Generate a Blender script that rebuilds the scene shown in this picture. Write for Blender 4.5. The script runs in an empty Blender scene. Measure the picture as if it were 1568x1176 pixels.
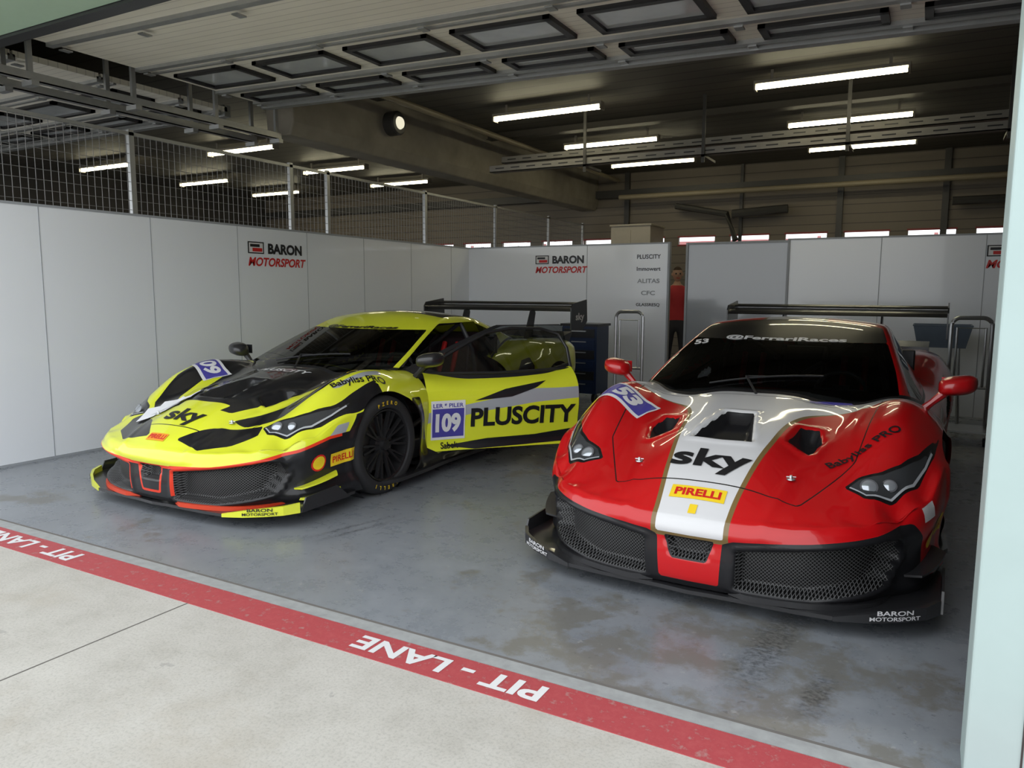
import bpy, bmesh, math, random
import numpy as np
from mathutils import Vector, Matrix
from mathutils.bvhtree import BVHTree
random.seed(4)
scn = bpy.context.scene
COL = scn.collection

# ------------------------------------------------------------------ helpers
def link(o, parent=None):
    COL.objects.link(o)
    if parent is not None: o.parent = parent
    return o
def empty(name, loc=(0,0,0), rotz=0, parent=None):
    o = bpy.data.objects.new(name, None); o.location = loc; o.rotation_euler = (0,0,rotz)
    o.empty_display_size = .2
    return link(o, parent)

class NT:
    def __init__(s, name):
        s.m = bpy.data.materials.new(name); s.m.use_nodes = True
        s.t = s.m.node_tree; s.t.nodes.clear()
        s.out = s.t.nodes.new('ShaderNodeOutputMaterial')
    def n(s, typ, props=None, **inp):
        nd = s.t.nodes.new(typ)
        for k, v in (props or {}).items(): setattr(nd, k, v)
        for k, v in inp.items():
            key = int(k[1:]) if k[0] == 'i' and k[1:].isdigit() else k.replace('_', ' ')
            s.set(nd.inputs[key], v)
        return nd
    def set(s, sock, v):
        if isinstance(v, bpy.types.NodeSocket): s.t.links.new(v, sock)
        else:
            if hasattr(sock, 'default_value'):
                try:
                    if len(sock.default_value) == 4 and len(v) == 3: v = (*v, 1)
                except TypeError: pass
            sock.default_value = v
    def math(s, op, a, b=0.0, c=None):
        nd = s.n('ShaderNodeMath', {'operation': op}, i0=a, i1=b)
        if c is not None: s.set(nd.inputs[2], c)
        return nd.outputs[0]
    def attr(s, name): return s.n('ShaderNodeAttribute', {'attribute_name': name}).outputs['Fac']
    def mixc(s, f, a, b): return s.n('ShaderNodeMixRGB', None, Fac=f, Color1=a, Color2=b).outputs[0]
    def noise(s, vec, scale, detail=4, rough=.55):
        return s.n('ShaderNodeTexNoise', None, Vector=vec, Scale=scale, Detail=detail, Roughness=rough).outputs[0]
    def ramp(s, f, stops):
        nd = s.n('ShaderNodeValToRGB', None, Fac=f); cr = nd.color_ramp
        while len(cr.elements) < len(stops): cr.elements.new(.5)
        for e, (p, c) in zip(cr.elements, stops):
            e.position = p; e.color = (*c, 1) if len(c) == 3 else c
        return nd.outputs[0]
    def obj(s): return s.n('ShaderNodeTexCoord').outputs['Object']
    def bsdf(s, col, rough=.5, metal=0, coat=0, bump=None, **kw):
        nd = s.n('ShaderNodeBsdfPrincipled', None, Base_Color=col, Roughness=rough, Metallic=metal, Coat_Weight=coat, Coat_Roughness=.04, **kw)
        if bump is not None: s.set(nd.inputs['Normal'], bump)
        return nd.outputs[0]
    def bump(s, h, strength=.3, dist=.01):
        return s.n('ShaderNodeBump', None, Strength=strength, Distance=dist, Height=h).outputs[0]
    def done(s, sh): s.t.links.new(sh, s.out.inputs[0]); return s.m

_mc = {}
def mat(name, col=(.5,.5,.5), rough=.5, metal=0, coat=0, var=.08, scale=14, emit=None):
    if name in _mc: return _mc[name]
    t = NT(name)
    if emit:
        m = t.done(t.n('ShaderNodeEmission', None, Color=col, Strength=emit).outputs[0])
    else:
        nz = t.noise(t.obj(), scale)
        c = t.mixc(nz, tuple(max(0, x*(1-var)) for x in col), tuple(min(1, x*(1+var)) for x in col))
        m = t.done(t.bsdf(c, rough, metal, coat))
    _mc[name] = m
    return m

class MB:
    def __init__(s): s.v = []; s.f = []; s.mi = []
    def face(s, ids, mi=0): s.f.append(tuple(ids)); s.mi.append(mi)
    def add(s, vs): i = len(s.v); s.v.extend([tuple(p) for p in vs]); return i
    def box(s, x0, x1, y0, y1, z0, z1, mi=0):
        i = s.add([(x0,y0,z0),(x1,y0,z0),(x1,y1,z0),(x0,y1,z0),(x0,y0,z1),(x1,y0,z1),(x1,y1,z1),(x0,y1,z1)])
        for f in [(0,3,2,1),(4,5,6,7),(0,1,5,4),(1,2,6,5),(2,3,7,6),(3,0,4,7)]: s.face([i+k for k in f], mi)
    def obox(s, M, sx, sy, sz, mi=0):
        i = s.add([M @ Vector((a*sx/2, b*sy/2, c*sz/2)) for c in (-1,1) for a,b in ((-1,-1),(1,-1),(1,1),(-1,1))])
        for f in [(0,3,2,1),(4,5,6,7),(0,1,5,4),(1,2,6,5),(2,3,7,6),(3,0,4,7)]: s.face([i+k for k in f], mi)
    def tube(s, path, r, n=8, mi=0, closed=False, caps=True):
        P = [Vector(p) for p in path]; rings = []
        L = len(P)
        for k, p in enumerate(P):
            if closed: t = P[(k+1) % L] - P[k-1]
            else: t = P[min(k+1, L-1)] - P[max(k-1, 0)]
            t.normalize()
            up = Vector((0,0,1)) if abs(t.z) < .9 else Vector((0,1,0))
            a = t.cross(up).normalized(); b = t.cross(a).normalized()
            rr = r[k] if isinstance(r, (list, tuple)) else r
            rings.append(s.add([p + (a*math.cos(2*math.pi*j/n) + b*math.sin(2*math.pi*j/n))*rr for j in range(n)]))
        for k in range(L if closed else L-1):
            A, B = rings[k], rings[(k+1) % L]
            for j in range(n): s.face((A+j, A+(j+1)%n, B+(j+1)%n, B+j), mi)
        if caps and not closed:
            s.face([rings[0]+j for j in range(n)][::-1], mi); s.face([rings[-1]+j for j in range(n)], mi)
    def lathe(s, prof, origin, axis='x', n=48, mi=0):
        O = Vector(origin); rings = []
        for pr in prof:
            a, r = pr[0], pr[1]; vs = []
            for j in range(n):
                c, d = r*math.cos(2*math.pi*j/n), r*math.sin(2*math.pi*j/n)
                vs.append(O + (Vector((a, c, d)) if axis == 'x' else Vector((c, a, d)) if axis == 'y' else Vector((c, d, a))))
            rings.append(s.add(vs))
        for k in range(len(prof)-1):
            m = prof[k][2] if len(prof[k]) > 2 else mi
            for j in range(n): s.face((rings[k]+j, rings[k]+(j+1)%n, rings[k+1]+(j+1)%n, rings[k+1]+j), m)
    def prism(s, poly, lo, hi, axis='z', mi=0):
        def P(a, b, c): return (a, b, c) if axis == 'z' else (a, c, b) if axis == 'y' else (c, a, b)
        n = len(poly); i = s.add([P(a, b, lo) for a, b in poly]); j = s.add([P(a, b, hi) for a, b in poly])
        s.face([i+k for k in range(n)][::-1], mi); s.face([j+k for k in range(n)], mi)
        for k in range(n): s.face((i+k, i+(k+1)%n, j+(k+1)%n, j+k), mi)
    def done(s, name, mats, parent=None, smooth=False, bevel=0, recalc=True):
        me = bpy.data.meshes.new(name); me.from_pydata(s.v, [], s.f)
        if not isinstance(mats, (list, tuple)): mats = [mats]
        for m in mats: me.materials.append(m)
        me.polygons.foreach_set('material_index', s.mi)
        if recalc:
            bm = bmesh.new(); bm.from_mesh(me); bmesh.ops.recalc_face_normals(bm, faces=bm.faces); bm.to_mesh(me); bm.free()
        if smooth:
            me.polygons.foreach_set('use_smooth', [True]*len(me.polygons))
            try: me.set_sharp_from_angle(angle=math.radians(40))
            except Exception: pass
        o = bpy.data.objects.new(name, me)
        if bevel:
            b = o.modifiers.new('Bevel', 'BEVEL'); b.width = bevel; b.segments = 2; b.limit_method = 'ANGLE'
        return link(o, parent)

_tc = {}
def text2d(txt, width=None, height=None, shear=0, bold=0.0):
    key = (txt, shear, bold)
    if key not in _tc:
        cu = bpy.data.curves.new('t', 'FONT'); cu.body = txt; cu.size = 1; cu.shear = shear; cu.offset = bold
        cu.resolution_u = 4; cu.fill_mode = 'BOTH'
        o = bpy.data.objects.new('t', cu); COL.objects.link(o); bpy.context.view_layer.update()
        me = o.evaluated_get(bpy.context.evaluated_depsgraph_get()).to_mesh()
        V = [(v.co.x, v.co.y) for v in me.vertices]; F = [tuple(p.vertices) for p in me.polygons]
        bpy.data.objects.remove(o); bpy.data.curves.remove(cu)
        A = np.array(V); mn, mx = A.min(0), A.max(0)
        _tc[key] = ((A-(mn+mx)/2), F, mx-mn)
    A, F, sz = _tc[key]
    if width and height: sc = np.array([width/sz[0], height/sz[1]])
    elif width: sc = np.array([width/sz[0]]*2)
    else: sc = np.array([height/sz[1]]*2)
    return A*sc, F
def flat_text(name, txt, org, right, up, m, parent, width=None, height=None, shear=0, bold=.02):
    A, F = text2d(txt, width, height, shear, bold)
    O, R, U = Vector(org), Vector(right).normalized(), Vector(up).normalized()
    me = bpy.data.meshes.new(name); me.from_pydata([O + R*a + U*b for a, b in A], [], F); me.materials.append(m)
    return link(bpy.data.objects.new(name, me), parent)

def curve(pts):
    xs = np.array([p[0] for p in pts], float); ys = np.array([p[1] for p in pts], float)
    h = np.diff(xs); d = np.diff(ys)/h; m = np.zeros_like(xs)
    m[0], m[-1] = d[0], d[-1]
    for i in range(1, len(xs)-1):
        m[i] = 0 if d[i-1]*d[i] <= 0 else (h[i-1]+h[i])/(h[i-1]/d[i]+h[i]/d[i-1])
    def f(x):
        x = np.clip(np.asarray(x, float), xs[0], xs[-1])
        i = np.clip(np.searchsorted(xs, x, side='right')-1, 0, len(xs)-2)
        t = (x-xs[i])/h[i]
        return (ys[i]*(2*t**3-3*t**2+1)+h[i]*m[i]*(t**3-2*t**2+t)+ys[i+1]*(-2*t**3+3*t**2)+h[i]*m[i+1]*(t**3-t**2))
    return f
def sdpoly(px, py, poly):
    px = np.asarray(px, float); py = np.asarray(py, float)
    d = np.full(px.shape, 1e9); ins = np.zeros(px.shape, bool); n = len(poly)
    for i in range(n):
        ax, ay = poly[i]; bx, by = poly[(i+1) % n]
        ex, ey = bx-ax, by-ay
        t = np.clip(((px-ax)*ex+(py-ay)*ey)/(ex*ex+ey*ey+1e-12), 0, 1)
        d = np.minimum(d, np.hypot(px-ax-t*ex, py-ay-t*ey))
        c = ((ay > py) != (by > py)) & (px < (bx-ax)*(py-ay)/((by-ay) if by != ay else 1e-9)+ax)
        ins ^= c
    return np.where(ins, d, -d)
def sst(a, b, x):
    t = np.clip((x-a)/(b-a), 0, 1); return t*t*(3-2*t)
def smin(a, b, k):
    h = np.clip(.5+.5*(b-a)/k, 0, 1); return b*(1-h)+a*h-k*h*(1-h)

# ------------------------------------------------------------------ common materials
M_black = mat('black_trim', (.018,.018,.02), .35)
M_carbon = mat('carbon', (.022,.022,.024), .3, coat=.35)
M_rubber = mat('tyre_rubber', (.022,.022,.024), .7)
M_rim = mat('rim_black', (.03,.03,.032), .3, metal=.4)
M_steel = mat('steel', (.55,.56,.57), .3, metal=.9)
M_disc = mat('brake_disc', (.18,.17,.16), .4, metal=.8)
M_white = mat('white_vinyl', (.74,.74,.75), .35, var=.02)
M_blackv = mat('black_vinyl', (.012,.012,.014), .3, var=.02)
M_yel = mat('yellow_vinyl', (.85,.60,.02), .35, var=.02)
M_redv = mat('red_vinyl', (.60,.015,.012), .35, var=.02)
M_blue = mat('blue_vinyl', (.07,.06,.33), .35, var=.03)
M_seat = mat('seat_shell', (.05,.03,.035), .5)
M_belt = mat('harness_red', (.8,.02,.02), .6)
M_lens = mat('lamp_projector', (.45,.48,.52), .08, metal=.6)

# ------------------------------------------------------------------ car surface definitions
Tx = np.array([0,.2,.4,.55,.7,.8,.9,.98])
Tc = [curve(p) for p in [
 [(0,.425),(.1,.50),(.27,.60),(.52,.695),(.9,.775),(1.25,.83),(1.6,.86),(2.2,.88),(3.0,.92),(3.6,.95),(4.2,.93),(4.5,.95)],
 [(0.01,.425),(.1,.49),(.27,.59),(.52,.69),(.9,.77),(1.25,.825),(1.6,.85),(2.2,.87),(3.0,.92),(3.6,.95),(4.2,.93),(4.5,.95)],
 [(.04,.43),(.15,.482),(.3,.54),(.52,.62),(.9,.72),(1.25,.795),(1.6,.83),(2.2,.86),(3,.90),(3.6,.94),(4.2,.92),(4.5,.94)],
 [(.08,.435),(.25,.50),(.4,.56),(.6,.64),(.9,.74),(1.25,.80),(1.6,.80),(2.2,.83),(3,.88),(3.6,.94),(4.2,.92),(4.5,.92)],
 [(.17,.44),(.35,.53),(.5,.62),(.7,.74),(.9,.82),(1.15,.855),(1.5,.825),(2.0,.79),(2.6,.80),(3.2,.89),(3.7,.945),(4.2,.93),(4.5,.90)],
 [(.33,.44),(.45,.545),(.6,.655),(.8,.775),(1.12,.85),(1.5,.81),(2.0,.755),(2.6,.765),(3.2,.87),(3.7,.935),(4.2,.92),(4.5,.88)],
 [(.5,.50),(.7,.62),(.9,.715),(1.12,.78),(1.5,.745),(2.0,.69),(2.6,.70),(3.2,.81),(3.7,.89),(4.2,.87),(4.5,.81)],
 [(.85,.59),(1.12,.66),(1.5,.62),(2,.59),(2.6,.60),(3.2,.69),(3.7,.78),(4.2,.75),(4.5,.72)]]]
def Tsurf(x, y):
    x = np.clip(np.abs(np.asarray(x, float)), 0, .979); y = np.asarray(y, float)
    Z = np.stack([f(y) for f in Tc])
    m = np.zeros_like(Z)
    m[1:-1] = (Z[2:]-Z[:-2])/(Tx[2:]-Tx[:-2])[(slice(None),)+(None,)*x.ndim]
    m[-1] = (Z[-1]-Z[-2])/(Tx[-1]-Tx[-2])
    i = np.clip(np.searchsorted(Tx, x, side='right')-1, 0, len(Tx)-2)
    g = lambda A, k: np.take_along_axis(A, k[None], 0)[0]
    h = Tx[i+1]-Tx[i]; t = (x-Tx[i])/h
    return g(Z,i)*(2*t**3-3*t**2+1)+h*g(m,i)*(t**3-2*t**2+t)+g(Z,i+1)*(-2*t**3+3*t**2)+h*g(m,i+1)*(t**3-t**2)
xo = curve([(.33,.80),(.42,.875),(.55,.925),(.8,.958),(1.12,.97),(1.5,.958),(1.9,.925),(2.5,.925),(3.0,.955),(3.4,.975),(3.8,.975),(4.2,.94),(4.5,.87)])
yfr = curve([(0,0),(.2,.008),(.4,.034),(.6,.105),(.7,.18),(.8,.33)])
xb = curve([(1.2,.76),(1.5,.81),(1.8,.835),(2.3,.84),(2.8,.82),(3.4,.71),(4.1,.52)])
def Gparts(x, y):
    ax = np.abs(x); yy = y-1.15-.42*ax**2
    zw = .785+.43*yy-.05*yy**2
    zr = 1.24-.15*ax**2-.035*(y-2.45)**2
    zs = .73+(xb(y)-ax)*1.80
    zb = 1.24-.27*(y-2.75)-.1*ax**2
    G = smin(smin(zw, zr, .05), smin(zb, zs, .06), .05)
    return zw, zr, zs, zb, G

HL = [(.575,.37),(.67,.318),(.775,.375),(.865,.54),(.915,.78),(.93,.97),(.90,.86),(.850,.69),(.785,.565),(.71,.485),(.625,.445)]
DUCT = [(-.145,.49),(.145,.49),(.072,.87),(-.072,.87)]
VENT = [(.29,.61),(.40,.565),(.435,.72),(.40,.86),(.315,.82)]
BLK = [(.12,-.1),(.145,.325),(.19,.345),(.5,.375),(.8,.412),(.98,.432),(1.06,.36),(1.12,.17),(1.4,.14),(1.4,-.1)]
BLKW = [(.12,-.1),(.145,.325),(.19,.34),(.5,.36),(.8,.405),(1.0,.44),(1.2,.50),(1.5,.52),(1.5,-.1)]
GRL = [(.20,.130),(.205,.305),(.5,.342),(.78,.38),(.89,.372),(.93,.29),(.84,.18),(.5,.122)]
SLOT = [(-.105,.325),(.105,.325),(.075,.235),(-.075,.235)]
INTK = [(2.88,.60),(3.15,.78),(3.30,.80),(3.32,.60),(3.12,.47),(2.95,.50)]
FAX, RAX, WR = 1.13, 3.78, .345
DY0, DY1 = 1.62, 2.86
HOOD = [(-.42,.17),(.42,.17),(.60,.55),(.66,1.20),(-.66,1.20),(-.60,.55)]

def write_mesh(name, V, F, fields, m, parent, smooth=True):
    F = np.array(F); used = np.unique(F); remap = -np.ones(len(V), int); remap[used] = np.arange(len(used))
    me = bpy.data.meshes.new(name)
    me.from_pydata([tuple(v) for v in V[used]], [], [tuple(int(remap[k]) for k in f) for f in F])
    for k, a in fields.items():
        at = me.attributes.new(k, 'FLOAT', 'POINT'); at.data.foreach_set('value', a[used].astype(np.float32))
    me.materials.append(m)
    me.polygons.foreach_set('use_smooth', [smooth]*len(me.polygons))
    return link(bpy.data.objects.new(name, me), parent)

def car_material(name, c):
    t = NT(name)
    A = lambda n: t.attr(n)
    gt = lambda a, v: t.math('GREATER_THAN', a, v)
    nz = t.noise(t.obj(), 3)
    col = t.mixc(nz, tuple(k*.96 for k in c['base']), tuple(min(1, k*1.04) for k in c['base']))
    c2, c3 = A('f_c2'), A('f_c3')
    col = t.mixc(gt(c3, 0), col, c['c3'])
    if c.get('edge'): col = t.mixc(gt(c2, -.022), col, c['edge'])
    col = t.mixc(gt(c2, 0), col, c['c2'])
    col = t.mixc(gt(A('f_ban'), 0), col, c['ban'])
    blk = A('f_blk')
    isb = gt(blk, 0)
    col = t.mixc(isb, col, (.013,.013,.015))
    if c.get('line'):
        band = t.math('MULTIPLY', isb, t.math('LESS_THAN', blk, .018))
        b2 = t.math('MULTIPLY', gt(A('f_sl'), -.016), t.math('LESS_THAN', A('f_sl'), 0))
        band = t.math('MULTIPLY', t.math('MAXIMUM', band, b2), gt(A('f_front'), 0))
        col = t.mixc(band, col, c['line'])
    sep = t.n('ShaderNodeSeparateXYZ', None, Vector=t.obj())
    k = math.pi/.016
    a = t.math('ABSOLUTE', t.math('SINE', t.math('MULTIPLY', t.math('ADD', sep.outputs[0], sep.outputs[2]), k)))
    b = t.math('ABSOLUTE', t.math('SINE', t.math('MULTIPLY', t.math('SUBTRACT', sep.outputs[0], sep.outputs[2]), k)))
    wire = t.math('LESS_THAN', t.math('MINIMUM', a, b), .34)
    mesh = t.mixc(wire, (.002,.002,.002), (.10,.10,.102))
    isg = gt(A('f_gr'), 0)
    col = t.mixc(isg, col, mesh)
    isl = gt(A('f_lamp'), 0)
    lampc = t.mixc(gt(A('f_lamp'), .014), (.008,.008,.009), (.045,.048,.052))
    col = t.mixc(isl, col, lampc)
    sm = t.math('MAXIMUM', t.math('LESS_THAN', t.math('ABSOLUTE', A('f_sa')), .0035), t.math('LESS_THAN', t.math('ABSOLUTE', A('f_sb')), .003))
    col = t.mixc(sm, col, (.01,.01,.01))
    coat = t.math('MULTIPLY', t.math('SUBTRACT', 1.0, isg), t.math('MULTIPLY_ADD', isb, -.5, c.get('coat', .85)))
    rough = t.math('MULTIPLY_ADD', isb, .1, .30)
    paint = t.bsdf(col, rough, 0, coat, Specular_IOR_Level=.25)
    tr = t.n('ShaderNodeBsdfTransparent', None, Color=(.27,.29,.30)).outputs[0]
    gl = t.n('ShaderNodeBsdfGlossy', None, Color=(1,1,1), Roughness=.02).outputs[0]
    fr = t.n('ShaderNodeFresnel', None, IOR=1.5).outputs[0]
    glass = t.n('ShaderNodeMixShader', None, i0=fr, i1=tr, i2=gl).outputs[0]
    s = t.n('ShaderNodeMixShader', None, i0=gt(A('f_glass'), 0), i1=paint, i2=glass).outputs[0]
    clear = t.n('ShaderNodeBsdfTransparent', None, Color=(1,1,1)).outputs[0]
    s = t.n('ShaderNodeMixShader', None, i0=gt(A('f_cut'), 0), i1=s, i2=clear).outputs[0]
    return t.done(s)

FIELDS = ['f_c2','f_c3','f_ban','f_blk','f_front','f_gr','f_lamp','f_sa','f_sb','f_glass','f_cut','f_door','f_sl']

def build_wheel(parent, x_out, yc, side, w):
    R = WR; mb = MB(); sx = side
    prof = [(x_out-.035*1, .250), (x_out-.008, .262), (x_out, .29), (x_out-.004, .315), (x_out-.03, .340), (x_out-.06, R), (x_out-w+.06, R), (x_out-w+.03, .340), (x_out-w, .30), (x_out-w+.02, .25)]
    mb.lathe([(sx*a, r) for a, r in prof], (0, yc, R), 'x', 64, 0)
    mb.lathe([(sx*(x_out-.03), .252), (sx*(x_out-.018), .250), (sx*(x_out-.022), .238), (sx*(x_out-.06), .232), (sx*(x_out-w+.03), .230)], (0, yc, R), 'x', 48, 1)
    mb.lathe([(sx*(x_out-.10), .08), (sx*(x_out-.055), .075), (sx*(x_out-.045), .055), (sx*(x_out-.04), .04), (sx*(x_out-.015), .036), (sx*(x_out-.012), .001)], (0, yc, R), 'x', 24, 1)
    mb.lathe([(sx*(x_out-.15), .19), (sx*(x_out-.12), .19), (sx*(x_out-.12), .06)], (0, yc, R), 'x', 40, 2)
    ns = 10
    for k in range(ns):
        for dd in (-.075, .075):
            a0 = 2*math.pi*k/ns; a1 = a0+dd*1.6
            p0 = Vector((sx*(x_out-.055), yc+.05*math.cos(a0), R+.05*math.sin(a0)))
            p1 = Vector((sx*(x_out-.028), yc+.236*math.cos(a1), R+.236*math.sin(a1)))
            d = (p1-p0); L = d.length; d.normalize(); n = Vector((1,0,0)); b = d.cross(n).normalized(); n = b.cross(d)
            Mx = Matrix((d, b, n)).transposed().to_4x4(); Mx.translation = (p0+p1)/2
            mb.obox(Mx, L, .014, .026, 1)
    o = mb.done('wheel', [M_rubber, M_rim, M_disc], parent, smooth=True)
    X = sx*(x_out+.001)
    for base, word, mm in ((90, 'PZERO', M_yel), (270, 'PIRELLI', M_yel)):
        n = len(word)
        for i, ch in enumerate(word):
            ang2 = math.radians(base - (i-(n-1)/2)*9) if sx > 0 else math.radians(base + (i-(n-1)/2)*9)
            rad = Vector((0, math.cos(ang2), math.sin(ang2)))
            right = Vector((0, math.sin(ang2), -math.cos(ang2)))*(1 if sx > 0 else -1)
            flat_text('tyre_letter', ch, Vector((X, yc, R))+rad*.297, right, rad, mm, parent, height=.026, bold=.03)
    return o

def build_car(ox, oy, rot, c):
    root = empty('race_car', (ox, oy, 0), rot)
    PM = car_material(c['name']+'_bodywork', c)
    NS = 46
    yc = np.concatenate([np.arange(0, 1.5, .018), np.arange(1.5, 4.5001, .03)]); v = yc/4.5; NR = len(v)
    s = np.linspace(-1, 1, 2*NS+1); NC = len(s)
    S, Vv = np.meshgrid(s, v); YC = Vv*4.5
    bow = yfr(.8*np.abs(S))/.33
    Ys = YC+.33*(1-Vv)-.16*Vv**5
    X = S*xo(Ys); Y = YC+.33*(1-Vv)*bow-.16*Vv**5*np.abs(S)**3
    Z = Tsurf(X, Y)
    fv = np.maximum(sdpoly(X, Y, DUCT), sdpoly(np.abs(X), Y, VENT))
    Z = Z-.06*sst(0, .025, fv)+.010*np.exp(-((fv+.018)/.014)**2)*(Y < .95)
    crease = curve([(0,.30),(.4,.38),(.8,.50),(1.2,.58)])(Y)
    Z = Z+.006*np.exp(-((np.abs(X)-crease)/.02)**2)*(Y < 1.25)
    ntop = NR*NC
    idx = np.arange(ntop).reshape(NR, NC)
    loop = list(idx[0, :])+list(idx[1:, -1])+list(idx[-1, ::-1][1:])+list(idx[::-1, 0][1:-1])
    top = np.stack([X.ravel(), Y.ravel(), Z.ravel()], 1)
    P = top[loop]; n = len(loop)
    T = np.roll(P[:, :2], -1, 0)-np.roll(P[:, :2], 1, 0)
    for _ in range(6): T = T+np.roll(T, 1, 0)+np.roll(T, -1, 0)
    T /= np.linalg.norm(T, axis=1)[:, None]
    N = np.stack([T[:, 1], -T[:, 0]], 1)
    seg = np.linalg.norm(np.roll(P[:, :2], -1, 0)-P[:, :2], axis=1); cum = np.concatenate([[0], np.cumsum(seg)[:-1]]); Lt = seg.sum()
    q = cum-cum[NS]; q = np.where(q > Lt/2, q-Lt, q); aq = np.abs(q)
    NL = 40; w = np.arange(1, NL+1)/NL
    of = curve([(0,0),(.08,.022),(.2,.032),(.34,.018),(.6,.022),(.85,.015),(1,-.01)])
    os_ = curve([(0,0),(.08,.012),(.25,.018),(.5,-.005),(.7,-.012),(.88,.012),(1,-.005)])
    fw = 1-sst(.75, 1.15, aq)
    zb = .10
    W, AQ = np.meshgrid(w, aq)
    ZZ = P[:, 2][:, None]*(1-W)+zb*W
    off = of(W)*fw[:, None]+os_(W)*(1-fw)[:, None]
    isf = AQ < 1.5
    g = np.where(isf, sdpoly(AQ, ZZ, GRL), -1.); sl = np.where(isf, sdpoly(np.meshgrid(w, q)[1], ZZ, SLOT), -1.)
    off = off-.085*sst(0, .022, g)-.06*sst(0, .015, sl)+.012*np.exp(-((g+.014)/.012)**2)
    PX, PY = P[:, 0][:, None], P[:, 1][:, None]
    ik = sdpoly(PY+0*W, ZZ, INTK); off = off-.05*sst(0, .03, ik)
    for ya in (FAX, RAX):
        d = np.hypot(PY+0*W-ya, ZZ-WR); sidepart = (AQ > 1.0)&(AQ < 5)
        off = off+np.where(sidepart, .014*np.exp(-((d-.385)/.03)**2), 0)
    SX = PX+N[:, 0][:, None]*off; SY = PY+N[:, 1][:, None]*off
    sk = np.stack([SX.ravel(), SY.ravel(), ZZ.ravel()], 1)
    V = np.concatenate([top, sk])
    QQ = np.concatenate([np.full(ntop, 9.), np.repeat(aq, NL)])
    F = []
    for r in range(NR-1):
        for k in range(NC-1): F.append((idx[r,k], idx[r,k+1], idx[r+1,k+1], idx[r+1,k]))
    def vid(i, l): i %= n; return loop[i] if l == 0 else ntop+i*NL+l-1
    for i in range(n):
        for l in range(NL): F.append((vid(i,l), vid(i,l+1), vid(i+1,l+1), vid(i+1,l)))
    F = np.array(F)
    x, y, z = V[:, 0], V[:, 1], V[:, 2]; ax = np.abs(x); nv = len(V)
    f = {k: np.full(nv, -1.) for k in FIELDS}
    istop = np.arange(nv) < ntop
    QQ[loop] = aq
    gr = np.where(QQ < 1.5, np.maximum(sdpoly(QQ, z, GRL), np.where(QQ < .2, sdpoly(QQ, z, SLOT), -1)), -1)
    f['f_gr'] = np.where(istop & (QQ > 5), -.2, gr)
    f['f_sl'] = np.where(QQ < .55, np.maximum(sdpoly(QQ, z, [(-.105,.315),(.10,.315),(.075,.17),(-.075,.17)]), sdpoly(QQ, z, GRL)), -1)
    bl = np.where(QQ < 1.6, sdpoly(QQ, z, BLKW if c.get('dark_front') else BLK), -.2)
    bl = np.maximum(bl, np.where(QQ < .2, sdpoly(QQ, z, SLOT)+.006, -1))
    if c.get('dark_front'): bl = np.maximum(bl, np.where(QQ < .25, .335-z, -1))
    bl = np.maximum(bl, .13-z); f['f_front'] = np.where(QQ < 1.3, z-.15, -1.)
    side = (ax > .6)
    bl = np.maximum(bl, np.where(side & (y > 1.3), np.maximum(.17-z, sdpoly(y, z, INTK)), -.2))
    bl = np.maximum(bl, np.where(istop, np.maximum(sdpoly(x, y, DUCT), sdpoly(ax, y, VENT)), -.2))
    bl = np.maximum(bl, np.where((y > 4.2) & (ax < .8) & ~istop, .03, -1))
    f['f_blk'] = bl
    f['f_lamp'] = np.where(z > .42, sdpoly(ax, y, HL), -1)
    _, _, zs_, _, G = Gparts(x, y)
    inside = np.where(y < 4.1, G-np.where(istop, z, 9), -1)
    door = np.minimum(np.minimum(y-DY0, DY1-y), np.minimum(z-.20, ax-.6))
    f['f_sa'] = door; f['f_sb'] = np.where(istop, sdpoly(x, y, HOOD), 1.)
    arch = np.maximum(.375-np.hypot(y-FAX, z-WR), .385-np.hypot(y-RAX, z-WR))
    arch = np.where(ax > .62, arch, -1)
    c2, c3 = c['livery'](x, y, z, ax, istop)
    f['f_c2'] = c2; f['f_c3'] = c3
    dleft = np.where(x > 0, door, -1)
    f['f_door'] = dleft
    f['f_cut'] = np.maximum(arch, dleft) if c['door_open'] else arch
    cab = inside[F].min(1) > .05
    ymax = y[F].max(1); cab &= (ymax < 3.05)
    keep = ~cab & ~(f['f_cut'][F].min(1) > .03)
    body = write_mesh('body_shell', V, F[keep], f, PM, root)
    # greenhouse
    gx = np.arange(-.872, .873, .0143); gy = np.arange(1.12, 4.12, .0175)
    GX, GY = np.meshgrid(gx, gy); zw, zr, zs, zbk, GG = Gparts(GX, GY); TT = Tsurf(GX, GY)
    gi = np.arange(GX.size).reshape(GX.shape)
    GF = np.stack([gi[:-1,:-1], gi[:-1,1:], gi[1:,1:], gi[1:,:-1]], -1).reshape(-1, 4)
    GV = np.stack([GX.ravel(), GY.ravel(), GG.ravel()], 1)
    gf = {k: np.full(GX.size, -1.) for k in FIELDS}
    up = (GG-TT)
    ws = np.minimum(np.minimum(zs-zw-.05, zr-zw-.004), up-.010)
    sw = np.minimum(np.minimum(zw-zs-.035, zr-zs-.05), np.minimum(zbk-zs-.05, up-.02))
    sw = np.minimum(sw, 3.25-GY)
    rg = np.minimum(np.minimum(zr-zbk-.02, .40-np.abs(GX)), 3.75-GY)
    gl = np.maximum(np.minimum(ws, 1.095-GG), np.maximum(sw, rg))
    gf['f_glass'] = gl.ravel(); gf['f_ban'] = np.minimum(ws, GG-1.095).ravel()
    gc2, gc3 = c['roof'](GX, GY, GG, zw, zr, zs)
    gf['f_c2'] = gc2.ravel(); gf['f_c3'] = gc3.ravel()
    gf['f_blk'] = np.maximum(np.where(GY > 3.3, .30-np.abs(GX), -1), np.minimum(.03-up, 1.5)-.012).ravel()
    gf['f_sa'] = np.full(GX.size, 1.); gf['f_sb'] = np.full(GX.size, 1.)
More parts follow.
